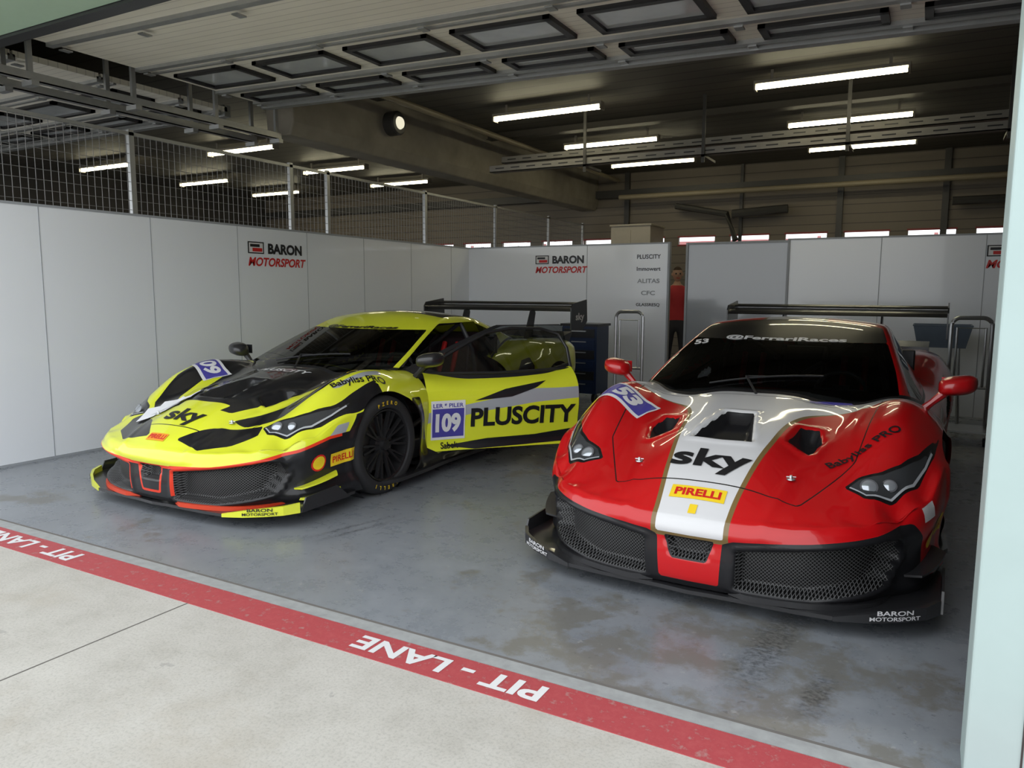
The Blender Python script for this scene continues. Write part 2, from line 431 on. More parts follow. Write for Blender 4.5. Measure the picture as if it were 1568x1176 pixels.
    dw = np.minimum(np.minimum(zw-zs-.0, zr-zs-.02), np.minimum(DY1-GY, np.minimum(GX-.3, zbk-zs)))
    dw = np.minimum(dw, 1.14-GG)
    gf['f_door'] = dw.ravel()
    if c['door_open']: gf['f_cut'] = dw.ravel().copy()
    gkeep = (up.ravel()[GF].max(1) > -.03)
    gh = write_mesh('cabin_shell', GV, GF[gkeep], gf, PM, root)
    bvh = BVHTree.FromPolygons([Vector(p) for p in V], [tuple(int(k) for k in a) for a in F[~cab]])
    bvg = BVHTree.FromPolygons([Vector(p) for p in GV], [tuple(int(k) for k in a) for a in GF[gkeep]])
    def cast(mode, a, b):
        if mode == 'top': o, d = Vector((a, b, 3)), Vector((0,0,-1))
        elif mode == 'front': o, d = Vector((a, -2, b)), Vector((0,1,0))
        elif mode == 'left': o, d = Vector((3, a, b)), Vector((-1,0,0))
        else: o, d = Vector((-3, a, b)), Vector((1,0,0))
        best = None
        for B in (bvh, bvg):
            h = B.ray_cast(o, d)
            if h[0] is not None and (best is None or h[3] < best[3]): best = h
        if best is None: return None
        nn = best[1]
        if nn.dot(d) > 0: nn = -nn
        return best[0]+nn*.0025-d*.001
    def decal(name, A, Fc, mode, m, parent=root, pos=(0,0), ang=0, warp=None, off=0):
        ca, sa = math.cos(ang), math.sin(ang)
        pts = [(pos[0]+a*ca-b*sa, pos[1]+a*sa+b*ca) for a, b in A]
        bm = bmesh.new(); vs = [bm.verts.new((p[0], p[1], 0)) for p in pts]
        for fc in Fc:
            try: bm.faces.new([vs[k] for k in fc])
            except ValueError: pass
        xs = [p[0] for p in pts]; ys = [p[1] for p in pts]; st = .02
        for ax_, lo, hi in ((0, min(xs), max(xs)), (1, min(ys), max(ys))):
            g0 = math.ceil(lo/st)*st
            while g0 < hi:
                nrm = (1,0,0) if ax_ == 0 else (0,1,0)
                bmesh.ops.bisect_plane(bm, geom=bm.verts[:]+bm.edges[:]+bm.faces[:], plane_co=(g0 if ax_ == 0 else 0, g0 if ax_ else 0, 0), plane_no=nrm)
                g0 += st
        dele = []
        for vv in bm.verts:
            a, b = vv.co.x, vv.co.y
            if warp: a, b = warp(a, b)
            h = cast(mode, a, b)
            if h is None: dele.append(vv)
            else: vv.co = h+(Vector((0,0,off)) if mode == 'top' else Vector((off,0,0)) if mode == 'left' else Vector((-off,0,0)) if mode == 'right' else Vector((0,-off,0)))
        bmesh.ops.delete(bm, geom=dele, context='VERTS')
        me = bpy.data.meshes.new(name); bm.to_mesh(me); bm.free(); me.materials.append(m)
        return link(bpy.data.objects.new(name, me), parent)
    def dpoly(name, poly, mode, m, parent=root, **k):
        return decal(name, poly, [tuple(range(len(poly)))], mode, m, parent, **k)
    def dtext(name, txt, mode, m, pos, width=None, height=None, ang=0, parent=root, shear=0, bold=.02, off=.0015, warp=None):
        A, Fc = text2d(txt, width, height, shear, bold)
        return decal(name, [tuple(p) for p in A], Fc, mode, m, parent, pos=pos, ang=ang, off=off, warp=warp)
    def rect(cx, cy, w_, h_, ang=0):
        ca, sa = math.cos(ang), math.sin(ang)
        return [(cx+a*ca-b*sa, cy+a*sa+b*ca) for a, b in ((-w_/2,-h_/2),(w_/2,-h_/2),(w_/2,h_/2),(-w_/2,h_/2))]
    def ribbon(name, pts, w_, mode, m, **k):
        L, R_ = [], []
        for i, p in enumerate(pts):
            a = Vector(pts[max(i-1,0)]); b = Vector(pts[min(i+1,len(pts)-1)]); d = (b-a).normalized(); nn = Vector((-d.y, d.x))*w_/2
            L.append(tuple(Vector(p)+nn)); R_.append(tuple(Vector(p)-nn))
        A = L+R_; nn_ = len(pts)
        return decal(name, A, [(i, i+1, nn_+i+1, nn_+i) for i in range(nn_-1)], mode, m, root, **k)
    def strip(name, q0, q1, o0, o1, z0, z1, m, both=True, rise=0, sgn=(1,-1)):
        for sg in sgn:
            ids = [i for i in range(n) if (q[i]*sg >= q0 and q[i]*sg <= q1)]
            ids.sort(key=lambda i: q[i]*sg)
            mb = MB(); rings = []
            for t_, i in enumerate(ids):
                u = t_/(len(ids)-1); e = min(1, 6*min(u, 1-u)+.25); zz = rise*u
                pp = P[i, :2]; nn = N[i]
                a = pp+nn*o0; b = pp+nn*(o0+(o1-o0)*e)
                rings.append(mb.add([(a[0],a[1],z0+zz),(b[0],b[1],z0+zz),(b[0],b[1],z1+zz),(a[0],a[1],z1+zz)]))
            for a, b in zip(rings, rings[1:]):
                for k in range(4): mb.face((a+k, a+(k+1)%4, b+(k+1)%4, b+k))
            mb.face([rings[0]+k for k in range(4)]); mb.face([rings[-1]+k for k in range(4)])
            mb.done(name, m, root)
    # front splitter: wide blade with upturned tips
    edge = [(0,-.015),(.12,-.005),(.25,.0),(.45,.005),(.60,.015),(.73,.055),(.84,.115),(.93,.185),(.98,.27),(.99,.40),(.985,.60),(.975,.76)]
    full = [(-a, b) for a, b in edge[:0:-1]]+edge
    mb = MB(); rings = []
    for a, b in full:
        t_ = max(0, abs(a)-.55)/.45; zz = .072+.02*t_
        rings.append(mb.add([(a, b, zz), (a, b, zz+.018), (a*.85, max(b, .0)+.22, zz+.018), (a*.85, max(b, .0)+.22, zz)]))
    for a, b in zip(rings, rings[1:]):
        for k in range(4): mb.face((a+k, a+(k+1)%4, b+(k+1)%4, b+k))
    mb.face([rings[0]+k for k in range(4)]); mb.face([rings[-1]+k for k in range(4)])
    mb.done('front_splitter', M_carbon, root)
    for sg in (1, -1):
        seg_ = edge[4:9]; mb = MB(); rings = []
        for j, (a, b) in enumerate(seg_):
            hgt = (.020,.040,.050,.055,.060)[j]; t_ = max(0, abs(a)-.55)/.45; zz = .07+.02*t_
            rings.append(mb.add([(sg*a, b-.004, zz), (sg*a*.985, b+.008, zz), (sg*a*.985, b+.008, zz+hgt), (sg*a, b-.004, zz+hgt)]))
        for a, b in zip(rings, rings[1:]):
            for k in range(4): mb.face((a+k, a+(k+1)%4, b+(k+1)%4, b+k))
        mb.face([rings[0]+k for k in range(4)]); mb.face([rings[-1]+k for k in range(4)])
        mb.done('end_plate', c['plate'], root)
        mb = MB(); mb.prism([(.27,.09),(.31,.175),(.58,.19),(.70,.09)], sg*.984-.005, sg*.984+.005, 'x')
        mb.done('end_plate_fin', M_carbon, root)
        # team lettering wrapped along the plate
        tm = M_white if c['plate'] is M_carbon else M_blackv
        ex = np.array([p[0] for p in seg_]); ey = np.array([p[1] for p in seg_])
        arc = np.concatenate([[0], np.cumsum(np.hypot(np.diff(ex), np.diff(ey)))])
        for word, zc, hh, ww in (('BARON', .122, .020, .15), ('MOTORSPORT', .098, .017, .21)):
            A_, F_ = text2d(word, ww, hh, 0, .02); pv = []
            for a, b in A_:
                u = .24+sg*a; px = np.interp(u, arc, ex); py = np.interp(u, arc, ey)
                pv.append((sg*(px+.003), py-.0085, zc+b+.02*max(0, px-.73)))
            me = bpy.data.meshes.new('plate_lettering'); me.from_pydata(pv, [], F_); me.materials.append(tm)
            link(bpy.data.objects.new('plate_lettering', me), root)
    strip('splitter_riser', .16, .95, -.03, .028, .092, .118, c.get('riser', M_carbon))
    strip('dive_plane', .95, 1.26, -.02, .055, .19, .20, c['dive'], rise=.07)
    if c.get('dark_front'): strip('lower_dive_plane', .98, 1.3, -.02, .04, .12, .135, c['dive'], rise=.03)
    strip('side_skirt', 1.62, 3.7, -.08, .035, .075, .10, M_carbon)
    strip('rear_diffuser', 4.8, 5.9, -.1, .03, .12, .2, M_carbon)
    # underbody, wheel wells
    mb = MB(); mb.box(-.55, .55, .25, 4.35, .10, .13); mb.box(-.85, .85, 1.6, 3.3, .10, .13)
    for ya in (FAX, RAX):
        for sg in (1, -1):
            mb.lathe([(sg*.90, .388), (sg*.52, .388), (sg*.52, .01)], (0, ya, WR), 'x', 40)
    mb.done('wheel_wells_and_floor', M_black, root, recalc=False)
    # cabin interior
    mb = MB()
    mb.box(-.76, .76, 1.5, 3.0, .16, .2); mb.box(-.74, .74, 1.42, 1.46, .2, .74); mb.box(-.74, .74, 2.98, 3.02, .2, 1.0)
    mb.box(-.80, -.76, 1.46, 3.0, .2, .72)
    mb.box(-.09, .09, 1.6, 2.9, .2, .42)
    if not c['door_open']: mb.box(.76, .80, 1.46, 3.0, .2, .72)
    else: mb.box(.76, .86, 1.5, 2.95, .16, .30)
    mb.prism([(1.42,.62),(1.48,.79),(1.66,.83),(1.80,.80),(1.84,.70),(1.80,.60)], -.72, .72, 'x')
    mb.done('cabin_tub', M_black, root, bevel=.01)
    mb = MB()
    for sx in (.36, -.36):
        pr = [(2.35,.24),(2.30,.36),(2.40,.40),(2.72,.36),(2.92,.98),(3.0,1.04),(2.97,.8),(2.86,.3)]
        mb.prism(pr, sx-.19, sx+.19, 'x')
        for e in (-.22, .20): mb.prism([(2.32,.26),(2.30,.46),(2.55,.52),(2.72,.62),(2.78,.94),(2.93,1.02),(2.9,.3)], sx+e-.005, sx+e+.025, 'x')
        for e in (-.07, .07):
            mb.tube([(sx+e*.6,2.52,.43),(sx+e,2.66,.48),(sx+e,2.74,.72),(sx+e,2.83,.95)], .026, 6, 1)
    mb.done('race_seats', [M_seat, M_belt], root, bevel=.012)
    mb = MB()
    ring = [(.36+.15*math.cos(a), 2.02+.03*math.sin(a), .78+.12*math.sin(a)) for a in [2*math.pi*k/24 for k in range(24)]]
    mb.tube(ring, .014, 8, closed=True); mb.tube([(.22,2.02,.78),(.50,2.02,.78)], .018, 8); mb.tube([(.36,2.02,.78),(.36,1.78,.72)], .03, 8)
    mb.box(.31, .41, 1.99, 2.03, .75, .82)
    for sx in (1, -1):
        mb.tube([(sx*.66,1.62,.3),(sx*.66,1.62,.78),(sx*.56,2.10,1.08),(sx*.50,2.25,1.13),(sx*.50,2.75,1.14),(sx*.6,2.80,.9),(sx*.66,2.85,.3)], .021, 8)
        mb.tube([(sx*.5,2.76,1.13),(-sx*.6,2.86,.4)], .019, 8)
        mb.tube([(sx*.66,1.7,.62),(sx*.68,2.8,.38)], .019, 8); mb.tube([(sx*.66,1.7,.32),(sx*.68,2.8,.62)], .019, 8)
    mb.tube([(-.5,2.75,1.14),(.5,2.75,1.14)], .021, 8); mb.tube([(-.5,2.25,1.13),(.5,2.25,1.13)], .021, 8)
    mb.done('roll_cage_and_steering', mat('cage', (.06,.06,.065), .4), root, smooth=True)
    for sg in (1, -1):
        build_wheel(root, .960, FAX, sg, .27); build_wheel(root, .962, RAX, sg, .31)
    # mirrors
    for sg in (1, -1):
        bm = bmesh.new(); bmesh.ops.create_uvsphere(bm, u_segments=24, v_segments=14, radius=1)
        for vv in bm.verts:
            cx, cy, cz = vv.co
            cx = math.copysign(abs(cx)**.7, cx); cz = math.copysign(abs(cz)**.7, cz)
            cy = cy if cy < 0 else cy*.45
            vv.co = (sg*1.0+cx*.095, 1.60+cy*.11+sg*cx*.02, .905+cz*.055+.012*sg*cx)
        me = bpy.data.meshes.new('mirror_housing'); bm.to_mesh(me); bm.free(); me.materials.append(c['mirror'])
        me.polygons.foreach_set('use_smooth', [True]*len(me.polygons))
        link(bpy.data.objects.new('mirror_housing', me), root)
        mb = MB(); mb.tube([(sg*.95,1.60,.87),(sg*.88,1.60,.80),(sg*.84,1.60,.76)], [.026,.018,.024], 8)
        mb.box(min(sg*.92,sg*1.07), max(sg*.92,sg*1.07), 1.648, 1.652, .868, .942)
        mb.done('mirror_stalk', c['mirror_stalk'], root, smooth=True)
    # rear wing
    mb = MB()
    af = [(0,.0),(.03,.022),(.10,.035),(.20,.030),(.30,.05),(.305,.045),(.20,.012),(.10,.0),(.03,-.010)]
    mb.prism([(4.25+a, 1.215+b) for a, b in af], -.93, .93, 'x')
    mb.prism([(4.50+a*.4, 1.275+b*.5) for a, b in af], -.93, .93, 'x')
    for sg in (1, -1):
        mb.prism([(4.20,1.02),(4.20,1.245),(4.24,1.29),(4.60,1.33),(4.62,1.10),(4.50,1.00)], sg*.93-.006, sg*.93+.006, 'x')
        mb.prism([(4.12,.90),(4.28,1.22),(4.36,1.225),(4.38,1.18),(4.30,.90)], sg*.42-.008, sg*.42+.008, 'x')
    mb.done('rear_wing', M_carbon, root, bevel=.003)
    for sg in (1,-1):
        flat_text('wing_lettering', 'sky', (sg*.938, 4.42, 1.14), (0, sg, 0), (0,0,1), M_white, root, width=.22, height=.10, bold=.03)
    mb = MB(); mb.prism([(4.3,.88),(4.3,.945),(4.52,.985),(4.53,.97),(4.45,.88)], -.8, .8, 'x'); mb.done('tail_lip', M_carbon, root)
    mb = MB()
    for sg in (1,-1):
        for xx in (.55,): mb.lathe([(0,.095),(.03,.09),(.035,.07),(.035,.001)], (sg*xx, 4.50, .80), 'y', 28)
    mb.done('tail_lamps', mat('tail_lamp_red', (.35,.01,.01), .2), root, smooth=True)
    # wiper
    mb = MB()
    pts = []
    for a, b in [(-.30+.62*k/12, 1.335+.16*(k/12)) for k in range(13)]:
        h = cast('top', a, b); pts.append(h+Vector((0,0,.012)))
    mb.tube(pts, .006, 6); h0 = cast('top', .0, 1.23); mb.tube([h0, pts[4]+Vector((0,0,.012)), pts[6]], .008, 6)
    mb.done('wiper', M_black, root)
    # headlamps
    for sg in (1, -1):
        mb = MB()
        for (a, b, r) in ((.675,.392,.030),(.752,.44,.025)):
            h = cast('top', sg*a, b)
            if h is None: continue
            nn = Vector((sg*.15,-.75,.62)).normalized(); t1 = nn.cross(Vector((0,0,1))).normalized(); t2 = nn.cross(t1)
            for rr, dz, mi_ in ((1.25,.001,0),(1.0,.003,1)):
                k0 = mb.add([h+nn*dz+(t1*math.cos(j*math.pi/10)+t2*math.sin(j*math.pi/10))*r*rr for j in range(20)])
                kc = mb.add([h+nn*(dz+(.008 if mi_ else 0))])
                for j in range(20): mb.face((k0+j, k0+(j+1)%20, kc), mi_)
        mb.done('headlamp_projectors', [mat('lamp_bezel', (.10,.10,.11), .3), M_lens], root, smooth=True)
        ribbon('daylight_strip', [(sg*a, b) for a, b in ((.60,.372),(.67,.338),(.765,.388),(.842,.52),(.882,.66),(.902,.78))], .008, 'top', mat('drl', (.45,.47,.5), .2), off=.001)
    # hood pins
    mb = MB()
    for sg in (1,-1):
        h = cast('top', sg*.36, .32); mb.lathe([(0,.02),(.004,.018),(.006,.008),(.02,.006),(.02,.0005)], h, 'z', 16)
        mb.tube([h+Vector((-.02,-.005,.012)), h+Vector((.02,.008,.012))], .003, 6)
    mb.done('hood_pins', M_steel, root, smooth=True)
    # open door
    dparent = root
    if c['door_open']:
        hinge = empty('open_door', (.93, DY0, 0), math.radians(-c['door_open']), root)
        inner = empty('door_frame_space', (-.93, -DY0, 0), 0, hinge)
        dparent = inner
        fd = dict(f); fd['f_cut'] = np.where(dleft > -.5, -dleft, 1.)
        sel = (dleft[F].max(1) > 0) & ~cab
        write_mesh('door_skin', V, F[sel], fd, PM, inner)
        V2 = V.copy(); V2[:, 0] -= .05
        write_mesh('door_lining', V2, F[(dleft[F].min(1) > 0) & ~cab], {'f_x': dleft}, M_black, inner)
        gd = dict(gf); gd['f_cut'] = -dw.ravel(); gd['f_c2'] = gf['f_c2']*0-1; gd['f_blk'] = np.full(GX.size, 1.)
        gs = (dw.ravel()[GF].max(1) > 0) & gkeep
        write_mesh('door_window', GV, GF[gs], gd, PM, inner)
        fx_ = lambda yy_, zz_: (float(xb(yy_))-(zz_-.73)/1.80+.004, yy_, zz_)
        mb = MB(); pth = [fx_(1.60,.79), fx_(1.80,.90), fx_(2.0,1.0), fx_(2.18,1.08), fx_(2.4,1.115), fx_(2.65,1.11), fx_(2.80,1.06), fx_(2.86,.95), fx_(2.86,.80)]
        mb.tube(pth, .013, 8); mb.tube([fx_(1.60,.785), fx_(2.2,.775), fx_(2.86,.79)], .012, 8)
        mb.done('door_window_frame', M_black, inner, smooth=True)
    c['decals'](root, dparent, dpoly, dtext, rect, decal, cast)
    return root

# ------------------------------------------------------------------ liveries
hw = curve([(-.1,.150),(0,.152),(.25,.18),(.5,.215),(.9,.275),(1.05,.37),(1.13,.56),(1.19,.76),(1.3,.85)])
def red_liv(x, y, z, ax, istop):
    st = np.minimum(hw(y)-ax, z-.345); st = np.minimum(st, 1.36-y+.25*ax)
    st = np.maximum(st, np.minimum(.2-ax, y-3.0))
    sd = np.where(ax > .7, sdpoly(y, z, [(1.5,.18),(2.9,.18),(2.9,.34),(1.5,.26)]), -1)
    return st, np.minimum(sd, np.where(istop, -1, 1))
def red_roof(X, Y, Z, zw, zr, zs):
    return np.minimum(.19-np.abs(X), Y-1.9), np.full(X.shape, -1.)
def red_decals(root, dp, dpoly, dtext, rect, decal, cast):
    dtext('sky_lettering', 'sky', 'top', M_blackv, (.0,.30), width=.37, height=.17, bold=.03)
    dpoly('tyre_sponsor_panel', rect(0, .105, .25, .062), 'top', M_yel)
    dtext('tyre_sponsor', 'PIRELLI', 'top', M_redv, (0,.105), width=.21, height=.036, bold=.04)
    dpoly('shield', rect(0, .03, .035, .04), 'top', M_yel)
    dpoly('number_panel', rect(-.66, .92, .32, .21, -.35), 'top', M_white)
    dpoly('number_panel_blue', rect(-.66, .92, .30, .16, -.35), 'top', M_blue, off=.0008)
    dtext('number', '53', 'top', M_white, (-.66,.92), height=.13, ang=-.35, bold=.05, off=.003)
    dpoly('sponsor_patch', rect(-.86, .86, .08, .12, -.2), 'top', M_yel)
    dtext('side_sponsor', 'Babyliss PRO', 'top', M_blackv, (.63,.63), width=.38, height=.06, ang=.75)
    dtext('banner_text', '@FerrariRaces', 'top', M_white, (0,1.965), width=.76, height=.08, bold=.03, warp=lambda a,b: (a, b+.42*a*a))
    dtext('corner_number', '53', 'top', M_white, (-.54,1.93), height=.08, ang=.2, bold=.04, warp=lambda a,b: (a, b+.2*a*a))
    dpoly('windscreen_edge_band', [(.30,1.20),(.52,1.26),(.50,1.29),(.29,1.23)], 'top', M_blue)
    dpoly('white_square', [(.42,.425),(.51,.44),(.51,.505),(.42,.485)], 'left', M_white)
    for md in ('left','right'):
        A = [(.52+.040*math.cos(k*math.pi/8), .33+.048*math.sin(k*math.pi/8)) for k in range(16)]
        dpoly('shell_badge_rim', A, md, M_redv)
        A2 = [(.52+.034*math.cos(k*math.pi/8), .33+.041*math.sin(k*math.pi/8)) for k in range(16)]
        dpoly('shell_badge', A2, md, M_yel, off=.001)
        dpoly('bumper_sponsor', rect(.65, .37, .14, .08, 0), md, M_yel)
        if md == 'left': dtext('bumper_sponsor_text', 'PIRELLI', md, M_redv, (.65,.37), width=.12, height=.035)

YB = [[(-.80,1.40),(.80,1.40),(.55,1.05),(.37,.86),(.28,.43),(-.28,.43),(-.37,.86),(-.55,1.05)]]
YS = [[(.13,.08),(.36,.05),(.53,.15),(.61,.30),(.56,.39),(.44,.31),(.30,.23)],
      [(.35,.34),(.46,.34),(.63,.49),(.73,.76),(.78,1.30),(.58,1.34),(.58,.90),(.52,.62)],
      [(.82,.50),(.87,.54),(.955,.80),(.965,1.1),(.88,1.1),(.87,.78)],
      [(.20,.36),(.28,.38),(.44,.72),(.54,1.10),(.46,1.10),(.36,.82)]]
YG = [(.78,.76),(.81,.80),(.85,1.2),(.80,1.25)]
def yel_liv(x, y, z, ax, istop):
    f = sdpoly(x, y, YB[0])
    for p in YS: f = np.maximum(f, sdpoly(ax, y, p))
    f = np.where(istop, f, -.2)
    sd = np.where(~istop & (ax > .7), np.maximum(sdpoly(y, z, [(1.35,.10),(1.9,.10),(1.62,.24),(1.50,.64),(1.38,.66)]), sdpoly(y, z, [(.62,.38),(.86,.30),(.92,.66),(.80,.60)])), -1)
    sv = np.where(~istop & (ax > .7), np.maximum(sdpoly(y, z, [(1.62,.50),(2.1,.58),(2.6,.68),(2.95,.70),(2.95,.58),(2.5,.55),(2.1,.50),(1.62,.42)]), sdpoly(y, z, [(.54,.47),(.64,.56),(.74,.57),(.66,.46)])), -1)
    sv = np.maximum(sv, np.where(istop, sdpoly(ax, y, YG), -1))
    return np.maximum(f, sd), sv
def yel_roof(X, Y, Z, zw, zr, zs):
    return np.minimum(np.minimum(zs-zr-.03, zw-zr-.005), 3.3-Y), np.full(X.shape, -1.)
def yel_decals(root, dp, dpoly, dtext, rect, decal, cast):
    dtext('sky_lettering', 'sky', 'top', M_blackv, (.0,.25), width=.34, height=.15, bold=.03)
    dpoly('tyre_sponsor_panel', rect(-.04, .075, .17, .05), 'top', mat('amber_vinyl', (.8,.30,.01), .4))
    dtext('tyre_sponsor', 'PIRELLI', 'top', M_redv, (-.04,.075), width=.15, height=.030, bold=.04)
    dpoly('number_panel', rect(-.68, 1.0, .34, .22, -.3), 'top', M_white)
    dpoly('number_panel_blue', rect(-.68, 1.0, .32, .17, -.3), 'top', M_blue, off=.0008)
    dtext('number', '109', 'top', M_white, (-.68,1.0), height=.13, ang=-.3, bold=.04, off=.003)
    dtext('hood_sponsor', 'PLUSCITY', 'top', M_white, (0,1.12), width=.50, height=.06)
    dtext('side_sponsor', 'Babyliss PRO', 'top', M_blackv, (.84,.98), width=.42, height=.06, ang=1.25)
    dtext('wing_name', 'CITTA', 'top', M_yel, (.66,.92), width=.36, height=.06, ang=1.2)
    dtext('banner_text', '@FerrariRaces', 'top', M_blackv, (0,1.965), width=.74, height=.075, bold=.03, warp=lambda a,b: (a, b+.42*a*a))
    dpoly('number_field', rect(1.79, .44, .27, .30), 'left', M_white, dp)
    dpoly('number_field_blue', rect(1.79, .42, .25, .22), 'left', M_blue, dp, off=.001)
    dtext('door_number', '109', 'left', M_white, (1.79,.42), width=.20, height=.15, parent=dp, bold=.05, off=.003)
    dtext('series_name', 'LER * PILER', 'left', M_blue, (1.79,.555), width=.24, height=.032, parent=dp, off=.002)
    dtext('door_sponsor', 'PLUSCITY', 'left', M_blackv, (2.40,.45), width=.86, height=.15, parent=dp, bold=.035, off=.002)
    dpoly('door_swoosh', [(1.75,.24),(2.1,.28),(2.5,.29),(2.84,.33),(2.84,.23),(2.4,.215),(2.0,.205)], 'left', M_blackv, dp)
    dpoly('door_flash', [(2.0,.58),(2.25,.66),(2.6,.71),(2.5,.66),(2.3,.60)], 'left', M_blackv, dp)
    dtext('sill_sponsor', 'Sabelt', 'left', M_blackv, (1.80,.245), width=.14, height=.05, parent=dp, off=.004)
    A = [(.50+.05*math.cos(k*math.pi/8), .34+.055*math.sin(k*math.pi/8)) for k in range(16)]
    dpoly('shell_badge_rim', A, 'left', M_redv); dpoly('shell_badge', [(.50+(a-.50)*.8,.34+(b-.34)*.8) for a, b in A], 'left', M_yel, off=.001)
    dpoly('bumper_sponsor', rect(.68, .35, .19, .085, .1), 'left', M_yel)
    dtext('bumper_sponsor_text', 'PIRELLI', 'left', M_redv, (.68,.35), width=.16, height=.042, ang=.1)
    for k, (px, py, an) in enumerate(((-.42,.40,.55),(-.37,.48,.45))):
        dpoly('paper_sheet', rect(px, py, .29, .20, an), 'top', mat('paper', (.78,.79,.82), .7), off=.006+.003*k)

P_red = mat('red_paint', (.50,.006,.009), .28, coat=.8); P_yel = mat('yellow_paint', (.72,.76,.03), .28, coat=.8)
build_car(-4.19, 2.93, 0, dict(name='yellow', base=(.74,.79,.035), c2=(.010,.010,.012), c3=(.38,.40,.43), ban=(.74,.79,.035), line=(.75,.045,.015), coat=1.0, dark_front=True,
    livery=yel_liv, roof=yel_roof, door_open=42, plate=P_yel, dive=P_yel, riser=mat('red_splitter_edge', (.6,.05,.015), .4), mirror=M_carbon, mirror_stalk=M_black, decals=yel_decals))
build_car(-.87, 3.20, math.radians(-1.0), dict(name='red', base=(.54,.004,.007), c2=(.68,.68,.69), c3=(.012,.012,.014), edge=(.20,.13,.045), ban=(.008,.008,.010), coat=.8,
    livery=red_liv, roof=red_roof, door_open=0, plate=M_carbon, dive=M_carbon, mirror=P_red, mirror_stalk=P_red, decals=red_decals))

# ------------------------------------------------------------------ room materials
def floor_mat():
    t = NT('epoxy_floor'); o = t.obj()
    n1 = t.noise(o, 1.6, 8, .70); n2 = t.noise(o, 5, 10, .75); n3 = t.noise(o, 40, 3); n4 = t.noise(o, .9, 6, .6)
    col = t.ramp(n2, [(.28,(.195,.213,.238)),(.5,(.24,.258,.283)),(.72,(.285,.302,.326))])
    dk = t.ramp(n4, [(.42,(0,0,0)),(.64,(1,1,1))])
    col = t.mixc(t.math('MULTIPLY', dk, .35), col, (.15,.162,.18))
    # worn-through patch of coating in the doorway, in front of the right-hand bay
    dist = t.n('ShaderNodeVectorMath', {'operation':'LENGTH'}, i0=t.n('ShaderNodeMapping', None, Vector=o, Location=(.75*.62, -2.85*1.25, 0), Scale=(.62,1.25,0)).outputs[0]).outputs[1]
    near = t.ramp(dist, [(.15,(1,1,1)),(1.0,(0,0,0))])
    wv = t.math('ADD', n1, t.math('MULTIPLY', near, .16))
    worn = t.ramp(wv, [(.57,(0,0,0)),(.63,(1,1,1))])
    fine = t.ramp(n2, [(.38,(0,0,0)),(.50,(1,1,1))])
    wf = t.math('MULTIPLY', t.math('MULTIPLY', worn, fine), .7)
    col = t.mixc(wf, col, (.150,.140,.115))
    spots = t.ramp(t.noise(o, 17, 3, .7), [(.65,(0,0,0)),(.69,(1,1,1))])
    col = t.mixc(t.math('MULTIPLY', spots, .3), col, (.42,.42,.41))
    sp2 = t.ramp(t.noise(o, 26, 2, .6), [(.67,(0,0,0)),(.71,(1,1,1))])
    col = t.mixc(t.math('MULTIPLY', sp2, .4), col, (.07,.07,.07))
    r = t.math('MULTIPLY_ADD', n2, .3, .14)
    return t.done(t.bsdf(col, r, 0, 0, t.bump(n3, .06, .003)))
def conc_mat():
    t = NT('pit_concrete'); o = t.obj()
    n1 = t.noise(o, 1.2, 8, .7); n2 = t.noise(o, 90, 5, .7); n3 = t.noise(o, 3, 9, .75)
    col = t.ramp(n3, [(.3,(.40,.38,.34)),(.5,(.475,.455,.415)),(.72,(.53,.51,.47))])
    sp = t.ramp(n2, [(.36,(.68,.68,.68)),(.52,(1,1,1))])
    col = t.n('ShaderNodeMixRGB', {'blend_type':'MULTIPLY'}, Fac=.55, Color1=col, Color2=sp).outputs[0]
    st = t.ramp(n1, [(.54,(0,0,0)),(.70,(1,1,1))])
    col = t.mixc(t.math('MULTIPLY', st, .4), col, (.35,.30,.23))
    s2 = t.ramp(t.noise(o, 6, 4, .6), [(.68,(0,0,0)),(.70,(1,1,1))])
    col = t.mixc(t.math('MULTIPLY', s2, .4), col, (.22,.21,.20))
    cr = t.n('ShaderNodeTexVoronoi', {'feature':'DISTANCE_TO_EDGE'}, Vector=t.n('ShaderNodeMixRGB', None, Fac=.25, Color1=o, Color2=t.n('ShaderNodeTexNoise', None, Vector=o, Scale=3.0).outputs[1]).outputs[0], Scale=.35).outputs[0]
    crack = t.math('LESS_THAN', cr, .0012)
    col = t.mixc(t.math('MULTIPLY', crack, .5), col, (.15,.14,.12))
    return t.done(t.bsdf(col, .8, 0, 0, t.bump(n2, .3, .004)))
def paint_line():
    t = NT('red_floor_paint'); o = t.obj(); n = t.noise(o, 22, 8, .75)
    col = t.ramp(n, [(.34,(.40,.20,.19)),(.45,(.40,.055,.065)),(.75,(.46,.09,.095))])
    return t.done(t.bsdf(col, .6))
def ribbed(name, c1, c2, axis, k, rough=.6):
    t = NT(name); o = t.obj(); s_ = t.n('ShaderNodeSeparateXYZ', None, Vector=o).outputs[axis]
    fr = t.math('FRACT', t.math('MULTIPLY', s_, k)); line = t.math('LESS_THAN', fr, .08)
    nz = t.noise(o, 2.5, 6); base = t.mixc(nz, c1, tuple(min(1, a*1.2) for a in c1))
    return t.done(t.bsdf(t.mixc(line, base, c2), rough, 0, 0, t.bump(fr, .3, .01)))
M_floor, M_conc, M_line = floor_mat(), conc_mat(), paint_line()
M_panel = mat('white_panel', (.86,.89,.94), .22, coat=.3, var=.02, scale=1)
M_panel2 = mat('grey_panel', (.34,.36,.39), .15, coat=.5, var=.03, scale=1)
M_seam = mat('panel_seam', (.35,.37,.40), .5)
M_ceil = ribbed('ceiling_deck', (.085,.078,.065), (.03,.028,.025), 1, 3.5)
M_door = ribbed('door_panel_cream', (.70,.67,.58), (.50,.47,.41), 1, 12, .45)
M_fardoor = ribbed('far_door_panel', (.16,.135,.105), (.08,.07,.06), 2, 6, .6)
